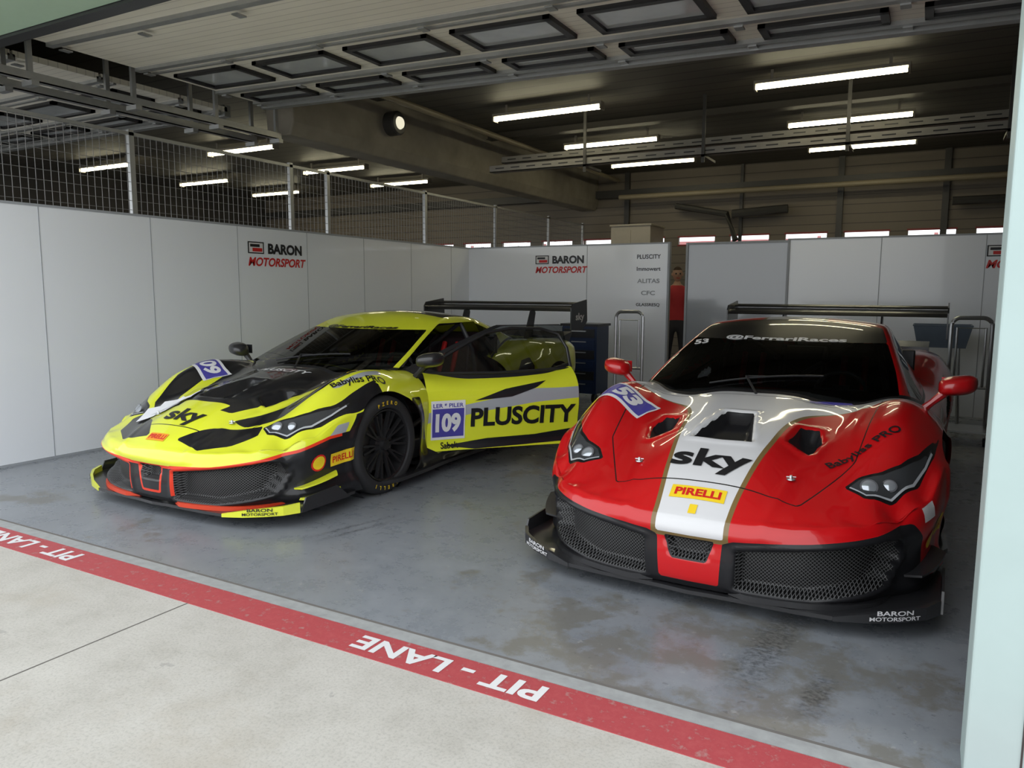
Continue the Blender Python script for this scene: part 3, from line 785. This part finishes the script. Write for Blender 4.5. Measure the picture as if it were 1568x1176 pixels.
M_beam = mat('beam_concrete', (.27,.245,.20), .85, var=.4, scale=3)
M_dwall = mat('dark_wall', (.07,.065,.06), .8, var=.2, scale=2)
M_teal = mat('teal_painted_post', (.42,.53,.52), .5, var=.06, scale=5)
M_green = mat('green_lintel', (.36,.50,.38), .5, var=.05)
M_galv = mat('galvanised', (.42,.43,.43), .4, metal=.7, var=.15)
M_wire = mat('fence_wire', (.25,.25,.25), .5, metal=.5)
M_dark = mat('dark_steel', (.06,.058,.055), .5, metal=.3)
M_tube = mat('fluorescent_tube', (1,.92,.62), emit=18)
M_house = mat('lamp_housing', (.34,.31,.25), .5)
M_win = mat('door_glazing', (.50,.53,.54), .15, coat=.5, var=.35, scale=2.5)

XL, XR, YF, YB_, ZC = -6.35, 1.6, 2.42, 15.0, 3.85
XLL = -16.0
mb = MB(); mb.box(XLL-4, XR+8, YF-.02, YB_+.2, -.1, 0); mb.done('floor', M_floor)
mb = MB(); mb.box(-30, 20, -25, YF-.02, -.1, 0); mb.box(-30, 20, YB_+.2, 40, -.1, 0); mb.done('pit_lane_ground', M_conc)
line = empty('painted_pit_line')
mb = MB(); mb.box(-20, 6, 2.13, 2.31, .0, .003); mb.done('red_stripe', M_line, line)
for k in range(-1, 5):
    flat_text('pit_lane_lettering', 'PIT - LANE', (-1.52-2.75*k, 2.22, .0045), (-1,0,0), (0,-1,0), M_white, line, width=.84, height=.105, bold=.03)
fj = empty('floor_joints')
mb = MB(); mb.box(-20, 6, 2.385, 2.40, .0, .002)
mb.box(-2.853, -2.847, -20, 2.13, .0, .0015); mb.box(-7.9, -7.89, -20, 2.13, 0, .0015); mb.box(2.6, 2.61, -20, 2.13, 0, .0015)
mb.done('joints', mat('joint', (.14,.13,.12), .9), fj)
mb = MB(); mb.box(-20, 6, 2.315, 2.385, .0, .0018); mb.done('threshold', mat('threshold', (.33,.34,.34), .6, var=.3, scale=20), fj)
t = NT('tyre_mark_rubber'); o_ = t.obj()
mp = t.n('ShaderNodeMapping', None, Vector=o_, Scale=(45, 60, 1)).outputs[0]
nz = t.ramp(t.noise(mp, 1.0, 4, .7), [(.42,(0,0,0)),(.62,(1,1,1))])
M_mark = t.done(t.n('ShaderNodeMixShader', None, i0=t.math('MULTIPLY', t.math('MULTIPLY', nz, t.attr('m')), .45), i1=t.n('ShaderNodeBsdfTransparent').outputs[0], i2=t.bsdf((.035,.035,.035), .6)).outputs[0])
tmv, tmf, tma = [], [], []
for (x0, y0, x1, y1, w_) in ((-3.05,3.0,-2.85,3.75,.022),(-2.97,2.98,-2.77,3.72,.022),(-.52,2.5,-.44,3.5,.10),(-.28,2.5,-.25,2.9,.06)):
    for j in range(9):
        u = j/8; xx = x0+(x1-x0)*u; yy = y0+(y1-y0)*u; e_ = math.sin(math.pi*u)
        for k in range(5): tmv.append((xx+(k-2)*w_/2, yy, .0022)); tma.append(e_*(0,.8,1,.8,0)[k])
    b0 = len(tmv)-45
    for j in range(8):
        for k in range(4): tmf.append((b0+j*5+k, b0+j*5+k+1, b0+j*5+k+6, b0+j*5+k+5))
me = bpy.data.meshes.new('tyre_marks'); me.from_pydata(tmv, [], tmf)
at = me.attributes.new('m', 'FLOAT', 'POINT'); at.data.foreach_set('value', tma); me.materials.append(M_mark)
link(bpy.data.objects.new('rubber_marks', me), fj)

# partition walls
wl = MB(); wl.box(XL-.04, XL, 2.55, 10.05, .0, 2.07)
wl.done('wall_left', M_panel)
mb = MB()
for k in range(1, 8): mb.box(XL, XL+.0025, 2.55+k-.003, 2.55+k+.003, .0, 2.07)
mb.box(XL-.045, XL+.006, 2.55, 10.05, 2.07, 2.09); mb.box(XL, XL+.008, 2.55, 10.05, 0, .02)
mb.done('trim_left', M_seam)
mb = MB(); mb.box(XL, -3.15, 10.05, 10.09, 0, 2.07); mb.box(-1.6, XR, 10.05, 10.09, 0, 2.07)
mb.done('wall_back', M_panel)
mb = MB()
for x in (-4.35, -.56, .5): mb.box(x-.004, x+.004, 10.047, 10.05, 0, 2.07)
mb.box(XL, -3.15, 10.045, 10.095, 2.07, 2.09); mb.box(-1.6, XR, 10.045, 10.095, 2.07, 2.09)
mb.box(-3.16, -3.13, 10.03, 10.1, 0, 2.09); mb.box(-1.62, -1.59, 10.03, 10.1, 0, 2.09); mb.box(-2.93, -1.6, 10.14, 10.19, 2.05, 2.08)
mb.box(-2.94, -2.91, 10.13, 10.2, 0, 2.08)
mb.done('trim_back', M_seam)
mb = MB(); mb.box(-2.92, -1.6, 10.15, 10.18, 0, 2.05); mb.done('door_1', M_panel2)

def logo(org, right, parentname):
    e = empty(parentname); O = Vector(org); R = Vector(right); U = Vector((0,0,1)); Nn = R.cross(U)
    O = O+Nn*.004
    k = .84
    flat_text('team_name', 'BARON', O+R*.13*k+U*.06, R, U, M_blackv, e, width=.60*k, height=.115, bold=.045)
    flat_text('team_word', 'MOTORSPORT', O+U*-.085, R, U, M_redv, e, width=.84, height=.095, shear=.25, bold=.03)
    def quad(nm, a0, a1, b0, b1, m, d=0):
        me = bpy.data.meshes.new(nm); me.from_pydata([O+R*a+U*b+Nn*d for a, b in ((a0,b0),(a1,b0),(a1,b1),(a0,b1))], [], [(0,1,2,3)]); me.materials.append(m)
        link(bpy.data.objects.new(nm, me), e)
    quad('emblem_black', -.42, -.20, .0, .125, M_blackv); quad('emblem_white', -.405, -.215, .012, .113, M_white, .001)
    quad('emblem_red', -.36, -.225, .022, .06, M_redv, .002); quad('emblem_bar', -.39, -.26, .07, .1, M_blackv, .002)
logo((XL, 6.10, 1.80), (0,1,0), 'team_logo_sign')
logo((-4.76, 10.05, 1.82), (1,0,0), 'team_logo_sign')
logo((.93, 10.05, 1.83), (1,0,0), 'team_logo_sign')
e = empty('sponsor_list_sign')
for i, (tx, w_, h_, m_) in enumerate((('PLUSCITY',.34,.06,M_blackv),('Immowert',.34,.055,M_blackv),('ALITAS',.32,.06,M_seam),('CFC',.2,.06,M_seam),('GLASSRESQ',.34,.05,M_blackv))):
    flat_text('sponsor', tx, (-3.43, 10.046, 1.90-.165*i), (1,0,0), (0,0,1), m_, e, width=w_, height=h_)

# building shell
mb = MB(); mb.box(XLL, XR+.2, YF, YB_+.2, ZC, ZC+.15); mb.done('ceiling', M_ceil)
mb = MB(); mb.box(XR, XR+.2, YF, YB_, 0, ZC); mb.done('wall_right', M_dwall)
mb = MB(); mb.box(XLL-.2, XLL, YF, YB_, 0, ZC); mb.done('wall_far_left', M_dwall)
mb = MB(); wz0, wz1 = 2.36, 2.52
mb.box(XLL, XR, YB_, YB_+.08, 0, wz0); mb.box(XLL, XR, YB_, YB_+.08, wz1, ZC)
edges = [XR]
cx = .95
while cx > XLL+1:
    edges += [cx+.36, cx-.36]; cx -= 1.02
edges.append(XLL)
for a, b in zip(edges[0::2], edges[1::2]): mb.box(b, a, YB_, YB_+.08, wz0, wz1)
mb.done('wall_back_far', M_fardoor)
mb = MB(); cx = .95
while cx > XLL+1:
    for a, b, c_, d in ((cx-.38,cx+.38,wz0-.02,wz0+.012),(cx-.38,cx+.38,wz1-.012,wz1+.02)): mb.box(a, b, YB_-.012, YB_-.001, c_, d)
    cx -= 1.02
mb.done('trim_far_windows', mat('red_gasket', (.30,.05,.05), .6))
mb = MB()
for x in (-5.6, -1.55, .1): mb.box(x-.05, x+.05, YB_-.08, YB_, 0, ZC)
for x in (-3.3,): mb.box(x-.03, x+.03, YB_-.05, YB_, 0, ZC)
mb.box(XLL, XR, YB_-.15, YB_-.02, 3.35, 3.5)
mb.done('trim_far_posts', M_dark)
mb = MB(); mb.box(-18, 10, 24, 24.1, 0, 3.05)  # added red board outside, only to tint the far windows pink
for k in range(10): mb.box(-18+k*3-.05, -18+k*3+.05, 23.95, 24, 0, 3.1)
mb.done('added_pink_backdrop', mat('backdrop_red', (.5,.20,.20), .5))
mb = MB()
for y in (7.6, 10.4, 12.6): mb.box(-6.2, XR, y-.04, y+.04, 3.76, ZC-.002); mb.box(-6.2, XR, y-.08, y+.08, 3.755, 3.765)
mb.done('ceiling_joists', mat('joist_steel', (.07,.063,.052), .6, metal=.2))
# upper frontage
mb = MB(); mb.box(XLL, XR+6, YF-.02, YF+.40, 3.02, 4.3); mb.done('lintel', M_green)
mb = MB(); mb.box(XLL, XR, YF+.405, YF+.50, 3.0, 3.2); mb.done('trim_door_seal', M_black)
mb = MB(); mb.box(-6.75, -6.45, YF-.02, YF+.3, 0, 3.02); mb.done('pillar', M_teal)
mb = MB(); mb.box(.165, XR+5, YF-.02, YF+.16, 0, 3.02); mb.done('wall_front', M_teal, bevel=.006)
mb = MB(); mb.box(.298, .303, YF-.023, YF-.02, 0, 3.02); mb.box(.175, .26, YF+.17, YF+.30, 0, 3.1)
mb.done('trim_pier', M_dark)

def sectional_door(x0, x1, z, tilt):
    e = empty('sectional_garage_door')
    if tilt:
        pv = Vector((x1, 0, z)); Rm = Matrix.Rotation(tilt, 3, 'Y'); e.rotation_euler = (0, tilt, 0); e.location = pv-Rm@pv
    mb = MB(); secs = [2.98, 3.70, 4.47, 5.33, 5.93]
    for a, b in zip(secs, secs[1:]): mb.box(x0, x1, a+.012, b-.012, z, z+.05, 0)
    mb.done('panels', [M_door], e)
    mb = MB()
    for s_ in secs[1:-1]: mb.box(x0, x1, s_-.03, s_+.03, z-.03, z+.02)
    mb.box(x0, x1, secs[-1]-.05, secs[-1]+.03, z-.05, z+.07)
    mb.box(x0, x1, secs[-1]-.16, secs[-1]-.10, z-.03, z)
    mb.box(x0, x1, 4.60, 4.63, z-.015, z)
    mb.done('rails', M_galv, e)
    mb = MB(); mg = MB()
    x = x0+.15
    while x+.75 < x1:
        for (ya, yb) in ((4.72, 5.18), (5.48, 5.74)):
            for (a, b, c_, d) in ((x,x+.80,ya,ya+.05),(x,x+.80,yb-.05,yb),(x,x+.05,ya,yb),(x+.75,x+.80,ya,yb)): mb.box(a, b, c_, d, z-.03, z+.002)
            mg.box(x+.05, x+.75, ya+.05, yb-.05, z-.008, z+.001)
        x += 1.0
    mb.done('window_frames', M_black, e); mg.done('window_panes', M_win, e)
    mb = MB()
    for s_ in (3.8, 4.55, 5.4, 5.85):
        xx = x0+.05
        while xx < x1:
            mb.box(xx-.03, xx+.03, s_-.04, s_+.04, z-.04, z-.03); xx += 1.0
    mb.done('hinges', M_galv, e)
sectional_door(-6.30, 1.48, 3.14, math.radians(1.6)); sectional_door(-15.0, -6.85, 3.34, 0)
tr = empty('door_track')
for x in (-6.42, -6.80):
    mb = MB(); mb.box(x-.03, x+.03, 2.95, 6.25, 3.06, 3.07); mb.box(x-.03, x-.02, 2.95, 6.25, 3.06, 3.13); mb.box(x+.02, x+.03, 2.95, 6.25, 3.06, 3.13)
    for y in (3.6, 4.5, 5.4, 6.2): mb.box(x-.015, x+.015, y-.02, y+.02, 3.07, ZC-.002); mb.box(x-.07, x+.07, y-.03, y+.03, 3.02, 3.06)
    mb.done('track', M_galv, tr)
mb = MB(); mb.prism([(-6.72,ZC),(-6.66,3.12),(-6.32,3.12),(-6.26,3.26),(-6.26,ZC)], 6.3, YB_, 'y')
mb.done('ceiling_beam', M_beam, bevel=.02)
e = empty('bulkhead_lamp')
mb = MB(); mb.lathe([(-6.258,.001),(-6.258,.15),(-6.12,.15),(-6.10,.13),(-6.10,.001)], (0,8.0,3.55), 'x', 28); mb.done('casing', M_dark, e, smooth=True)
mb = MB(); mb.lathe([(-6.10,.08),(-6.075,.07),(-6.06,.04),(-6.058,.001)], (0,8.0,3.55), 'x', 24); mb.done('diffuser', mat('bulkhead_glass', (1,.93,.7), emit=.8), e, smooth=True)
for y in (8.9, 11.1, 13.1):
    for x in (-1.10, -4.45, -10.0, -13.6):
        e = empty('fluorescent_lamp')
        mb = MB(); mb.box(x-.77, x+.77, y-.06, y+.06, 3.70, 3.735); mb.box(x-.6, x-.57, y-.01, y+.01, 3.735, ZC-.005); mb.box(x+.57, x+.6, y-.01, y+.01, 3.735, ZC-.005)
        for s_ in (-.77, .75): mb.box(x+s_, x+s_+.02, y-.06, y+.06, 3.64, 3.70)
        mb.done('housing', M_house, e)
        mb = MB(); mb.tube([(x-.74,y-.03,3.67),(x+.74,y-.03,3.67)], .015, 10); mb.tube([(x-.74,y+.03,3.67),(x+.74,y+.03,3.67)], .015, 10)
        mb.done('tube', M_tube, e)
e = empty('cable_tray')
for y, z0 in ((9.6,3.12),(9.95,3.30)):
    mb = MB()
    mb.box(-5.7, XR-.02, y-.02, y, z0, z0+.09); mb.box(-5.7, XR-.02, y-.02, y+.12, z0, z0+.008); mb.box(-5.7, XR-.02, y+.11, y+.12, z0, z0+.04)
    mb.done('tray', mat('tray_zinc', (.22,.21,.19), .5, metal=.4), e)
    mb = MB(); x = -5.6
    while x < XR-.2: mb.box(x, x+.14, y-.022, y-.019, z0+.04, z0+.055); x += .25
    mb.done('slots', M_black, e)
mb = MB()
for x in (-4.2, -2.6, -.95, .6): mb.box(x-.02, x+.02, 9.55, 9.57, 3.02, ZC-.01); mb.box(x-.02, x+.02, 9.55, 10.1, 3.09, 3.12)
mb.done('hangers', M_dark, e)
e = empty('service_pipes')
mb = MB(); mb.tube([(-5.75,4,3.68),(-5.75,14.8,3.68)], .04, 10); mb.tube([(-5.6,14.5,3.30),(XR-.05,14.5,3.30)], .05, 10)
mb.done('pipe', mat('pipe_paint', (.26,.22,.15), .5), e, smooth=True)
mb = MB(); mb.tube([(-4.5,14.7,3.1),(-3.5,14.7,2.9),(-3.3,14.6,2.4)], .06, 8); mb.tube([(-3.4,14.7,2.9),(-2.4,14.7,2.95)], .08, 8); mb.tube([(.2,14.7,2.95),(1.3,14.7,2.95)], .07, 8)
mb.done('spring_shaft', M_dark, e, smooth=True)
e = empty('mesh_fence')
mb = MB(); y = 2.6; fx = XL-.07
while y < 14.6: mb.box(fx-.002, fx+.002, y-.002, y+.002, 2.0, 2.80); y += .062
for k in range(9): z = 2.13+k*.083; mb.box(fx-.0025, fx+.0025, 2.6, 14.6, z-.002, z+.002)
mb.done('wire', M_wire, e)
mb = MB()
for y in (2.6, 4.45, 6.4, 7.0, 9.0, 11.0, 13.0, 14.6): mb.box(fx-.03, fx+.01, y-.025, y+.025, 0, 2.84)
mb.box(fx-.02, fx+.01, 2.6, 14.6, 2.79, 2.82)
mb.done('posts', M_galv, e)
mb = MB(); mb.box(-4.85, -4.15, 12.2, 12.9, 0, 2.52); mb.box(-4.87,-4.13,12.18,12.92,2.52,2.55); mb.box(-4.51,-4.49,12.19,12.2,.1,2.45)
mb.done('storage_cabinet', mat('cream_cabinet', (.42,.38,.31), .5), bevel=.008)

def trolley(x, y, s=1):
    e = empty('tubular_trolley', (x, y, 0))
    mb = MB()
    def arch(yy, h):
        pts = [(-.17,yy,.08)]; pts += [(-.17,yy,h-.1)]
        for k in range(1, 6): a = math.pi-math.pi/2*k/6; pts.append((-.09+.08*math.cos(a), yy, h-.1+.08*math.sin(a)))
        pts += [(.09,yy,h-.02)]
        for k in range(1, 6): a = math.pi/2-math.pi/2*k/6; pts.append((.09+.08*math.cos(a), yy, h-.1+.08*math.sin(a)))
        pts += [(.17,yy,h-.1),(.17,yy,.08)]
        return pts
    mb.tube(arch(0,1.20), .02, 8); mb.tube([(-.17,0,.5),(.17,0,.5)], .014, 8)
    mb.tube([(-.12,.0,.5),(-.12,0,1.08),(.12,0,1.08),(.12,0,.5)], .012, 8)
    mb.tube([(-.17,0,.1),(-.17,-.45,.1)], .018, 8); mb.tube([(.17,0,.1),(.17,-.45,.1)], .018, 8); mb.box(-.18,.18,-.45,.0,.12,.135)
    for dx in (-.2,.2): mb.lathe([(dx-.02,.02),(dx-.02,.08),(dx+.02,.08),(dx+.02,.02)], (0,0,.08), 'x', 20, 1)
    for dx in (-.15,.15): mb.lathe([(dx-.012,.01),(dx-.012,.04),(dx+.012,.04),(dx+.012,.01)], (0,-.42,.04), 'x', 16, 1)
    mb.done('frame', [M_steel, M_rubber], e, smooth=True)
trolley(-3.16, 8.6); trolley(.36, 8.55)
e = empty('tool_cart', (-3.90, 9.0, 0))
mb = MB(); mb.box(-.24,.24,-.2,.2,.12,.98,0); mb.box(-.26,.26,-.22,.22,.98,1.01,1)
for k in range(6): mb.box(-.21,.21,-.212,-.2,.16+k*.135,.27+k*.135,1 if k%2 else 0); mb.box(-.1,.1,-.225,-.212,.235+k*.135,.25+k*.135,2)
for dx in (-.2,.2):
    for dy in (-.15,.15): mb.lathe([(dx-.02,.01),(dx-.02,.06),(dx+.02,.06),(dx+.02,.01)], (0,dy,.06), 'x', 16, 1)
mb.done('drawers', [mat('cart_blue', (.012,.03,.09), .35), M_black, M_steel], e)
e = empty('parts_bin', (.12, 9.2, 0))
mb = MB()
for dx in (-.2,.2):
    for dy in (-.15,.15): mb.tube([(dx,dy,0),(dx*.8,dy*.8,.85)], .014, 8, 1)
i0 = mb.add([(-.22,-.16,.85),(.22,-.16,.85),(.22,.16,.85),(-.22,.16,.85),(-.27,-.2,1.08),(.27,-.2,1.08),(.27,.2,1.08),(-.27,.2,1.08)])
for ff in ((0,1,2,3),(0,1,5,4),(1,2,6,5),(2,3,7,6),(3,0,4,7)): mb.face([i0+k for k in ff])
mb.tube([(-.27,-.2,1.08),(.27,-.2,1.08),(.27,.2,1.08),(-.27,.2,1.08)], .01, 6, 0, closed=True)
mb.done('tray_and_legs', [mat('bin_blue_grey', (.16,.20,.26), .5), M_steel], e)

# ------------------------------------------------------------------ person behind the gap
def person(x, y, rz, shirt, trousers, hair):
    e = empty('standing_person', (x, y, 0), rz)
    Vt, E, Rr = [], [], []
    def a(p, r, prev=None):
        Vt.append(p); Rr.append(r)
        if prev is not None: E.append((prev, len(Vt)-1))
        return len(Vt)-1
    pel = a((0,0,.98), (.16,.11)); wa = a((0,0,1.14), (.14,.10), pel); ch = a((0,-.01,1.34), (.17,.12), wa); sh = a((0,0,1.46), (.12,.08), ch)
    nk = a((0,-.01,1.54), (.055,.055), sh); nk2 = a((0,-.015,1.60), (.055,.055), nk)
    for s_ in (1,-1):
        h = a((s_*.10,0,.90), (.10,.10), pel); k = a((s_*.12,-.01,.50), (.062,.065), h); an = a((s_*.13,.01,.10), (.042,.045), k); a((s_*.14,-.14,.05), (.045,.035), an)
        s1 = a((s_*.19,0,1.43), (.062,.062), sh); el = a((s_*.26,.02,1.14), (.043,.043), s1); wr = a((s_*.24,-.12,.92), (.028,.03), el)
        pm = a((s_*.24,-.15,.85), (.034,.018), wr)
        for j in range(4):
            b0 = a((s_*.24,-.185+.02*j,.80), (.009,.009), pm); b1 = a((s_*.235,-.19+.02*j,.765-.004*(j%3)), (.008,.008), b0); a((s_*.222,-.19+.02*j,.74-.006*(j%3)), (.007,.007), b1)
        t0 = a((s_*.225,-.19,.86), (.010,.010), wr); a((s_*.215,-.205,.82), (.008,.008), t0)
    me = bpy.data.meshes.new('p'); me.from_pydata(Vt, E, []); o = bpy.data.objects.new('p', me); COL.objects.link(o)
    sm = o.modifiers.new('Skin', 'SKIN')
    for i, r in enumerate(Rr): me.skin_vertices[0].data[i].radius = r
    me.skin_vertices[0].data[0].use_root = True
    ss = o.modifiers.new('Sub', 'SUBSURF'); ss.levels = 2; ss.render_levels = 2
    bpy.context.view_layer.update()
    nm = bpy.data.meshes.new_from_object(o.evaluated_get(bpy.context.evaluated_depsgraph_get()))
    bpy.data.objects.remove(o)
    nm.materials.clear()
    for m in (shirt, trousers, mat('skin', (.55,.33,.24), .5), M_black, M_white): nm.materials.append(m)
    for p in nm.polygons:
        c = p.center; p.use_smooth = True
        p.material_index = 3 if c.z < .09 else 2 if (c.z > 1.52 or (abs(c.x) > .19 and c.z < .93 and c.z > .6)) else 1 if c.z < 1.0 else 4 if (abs(c.x) > .16 and c.z > 1.2) else 0
    link(bpy.data.objects.new('body', nm), e)
    bm = bmesh.new(); bmesh.ops.create_uvsphere(bm, u_segments=24, v_segments=18, radius=1)
    for v in bm.verts:
        X, Y, Z = v.co; w = 1-.22*max(0, -Z)
        v.co = (X*.078*w, Y*.098*w-.02+(-.012 if (abs(X)<.2 and Y<-.7 and -.25<Z<.15) else 0), 1.69+Z*.118)
    me = bpy.data.meshes.new('head'); bm.to_mesh(me); bm.free(); me.materials.append(mat('skin')); me.materials.append(hair)
    for p in me.polygons:
        p.use_smooth = True; c = p.center; p.material_index = 1 if (c.z > 1.745 or (c.y > .01 and c.z > 1.65)) else 0
    link(bpy.data.objects.new('head', me), e)
    mb = MB()
    for s_ in (1,-1):
        mb.lathe([(-.118,.001),(-.116,.010),(-.108,.014)], (s_*.03,0,1.695), 'y', 10, 0)
        mb.lathe([(s_*.074,.022),(s_*.088,.02),(s_*.088,.001)], (0,-.01,1.685), 'x', 12, 1)
    mb.tube([(0,-.115,1.70),(0,-.135,1.665),(0,-.112,1.66)], [.008,.013,.010], 8, 1); mb.tube([(-.025,-.106,1.63),(0,-.112,1.628),(.025,-.106,1.63)], .005, 6, 2)
    mb.done('face_details', [M_black, mat('skin'), M_redv], e, smooth=True)
try:
    person(-3.40, 11.3, .4, mat('shirt_red', (.5,.03,.04), .7), mat('trousers_dark', (.03,.03,.04), .8), mat('hair_brown', (.07,.04,.025), .8))
except Exception as ex:
    print('person failed', ex)

# ------------------------------------------------------------------ light + camera
w = bpy.data.worlds.new('world'); scn.world = w; w.use_nodes = True
nt = w.node_tree; bg = nt.nodes['Background']; bg.inputs[0].default_value = (.93,.965,1,1); bg.inputs[1].default_value = 2.0
scn.view_settings.view_transform = 'Standard'
scn.view_settings.exposure = 0.14

cam = bpy.data.cameras.new('camera'); co = bpy.data.objects.new('camera', cam); COL.objects.link(co)
cam.sensor_width = 36; cam.lens = 1150/1568*36; cam.clip_start = .05
co.matrix_world = Matrix.Translation((0,0,1.4)) @ Matrix.Rotation(math.radians(29), 4, 'Z') @ Matrix.Rotation(math.radians(90-6.94), 4, 'X') @ Matrix.Rotation(math.radians(.3), 4, 'Z')
scn.camera = co
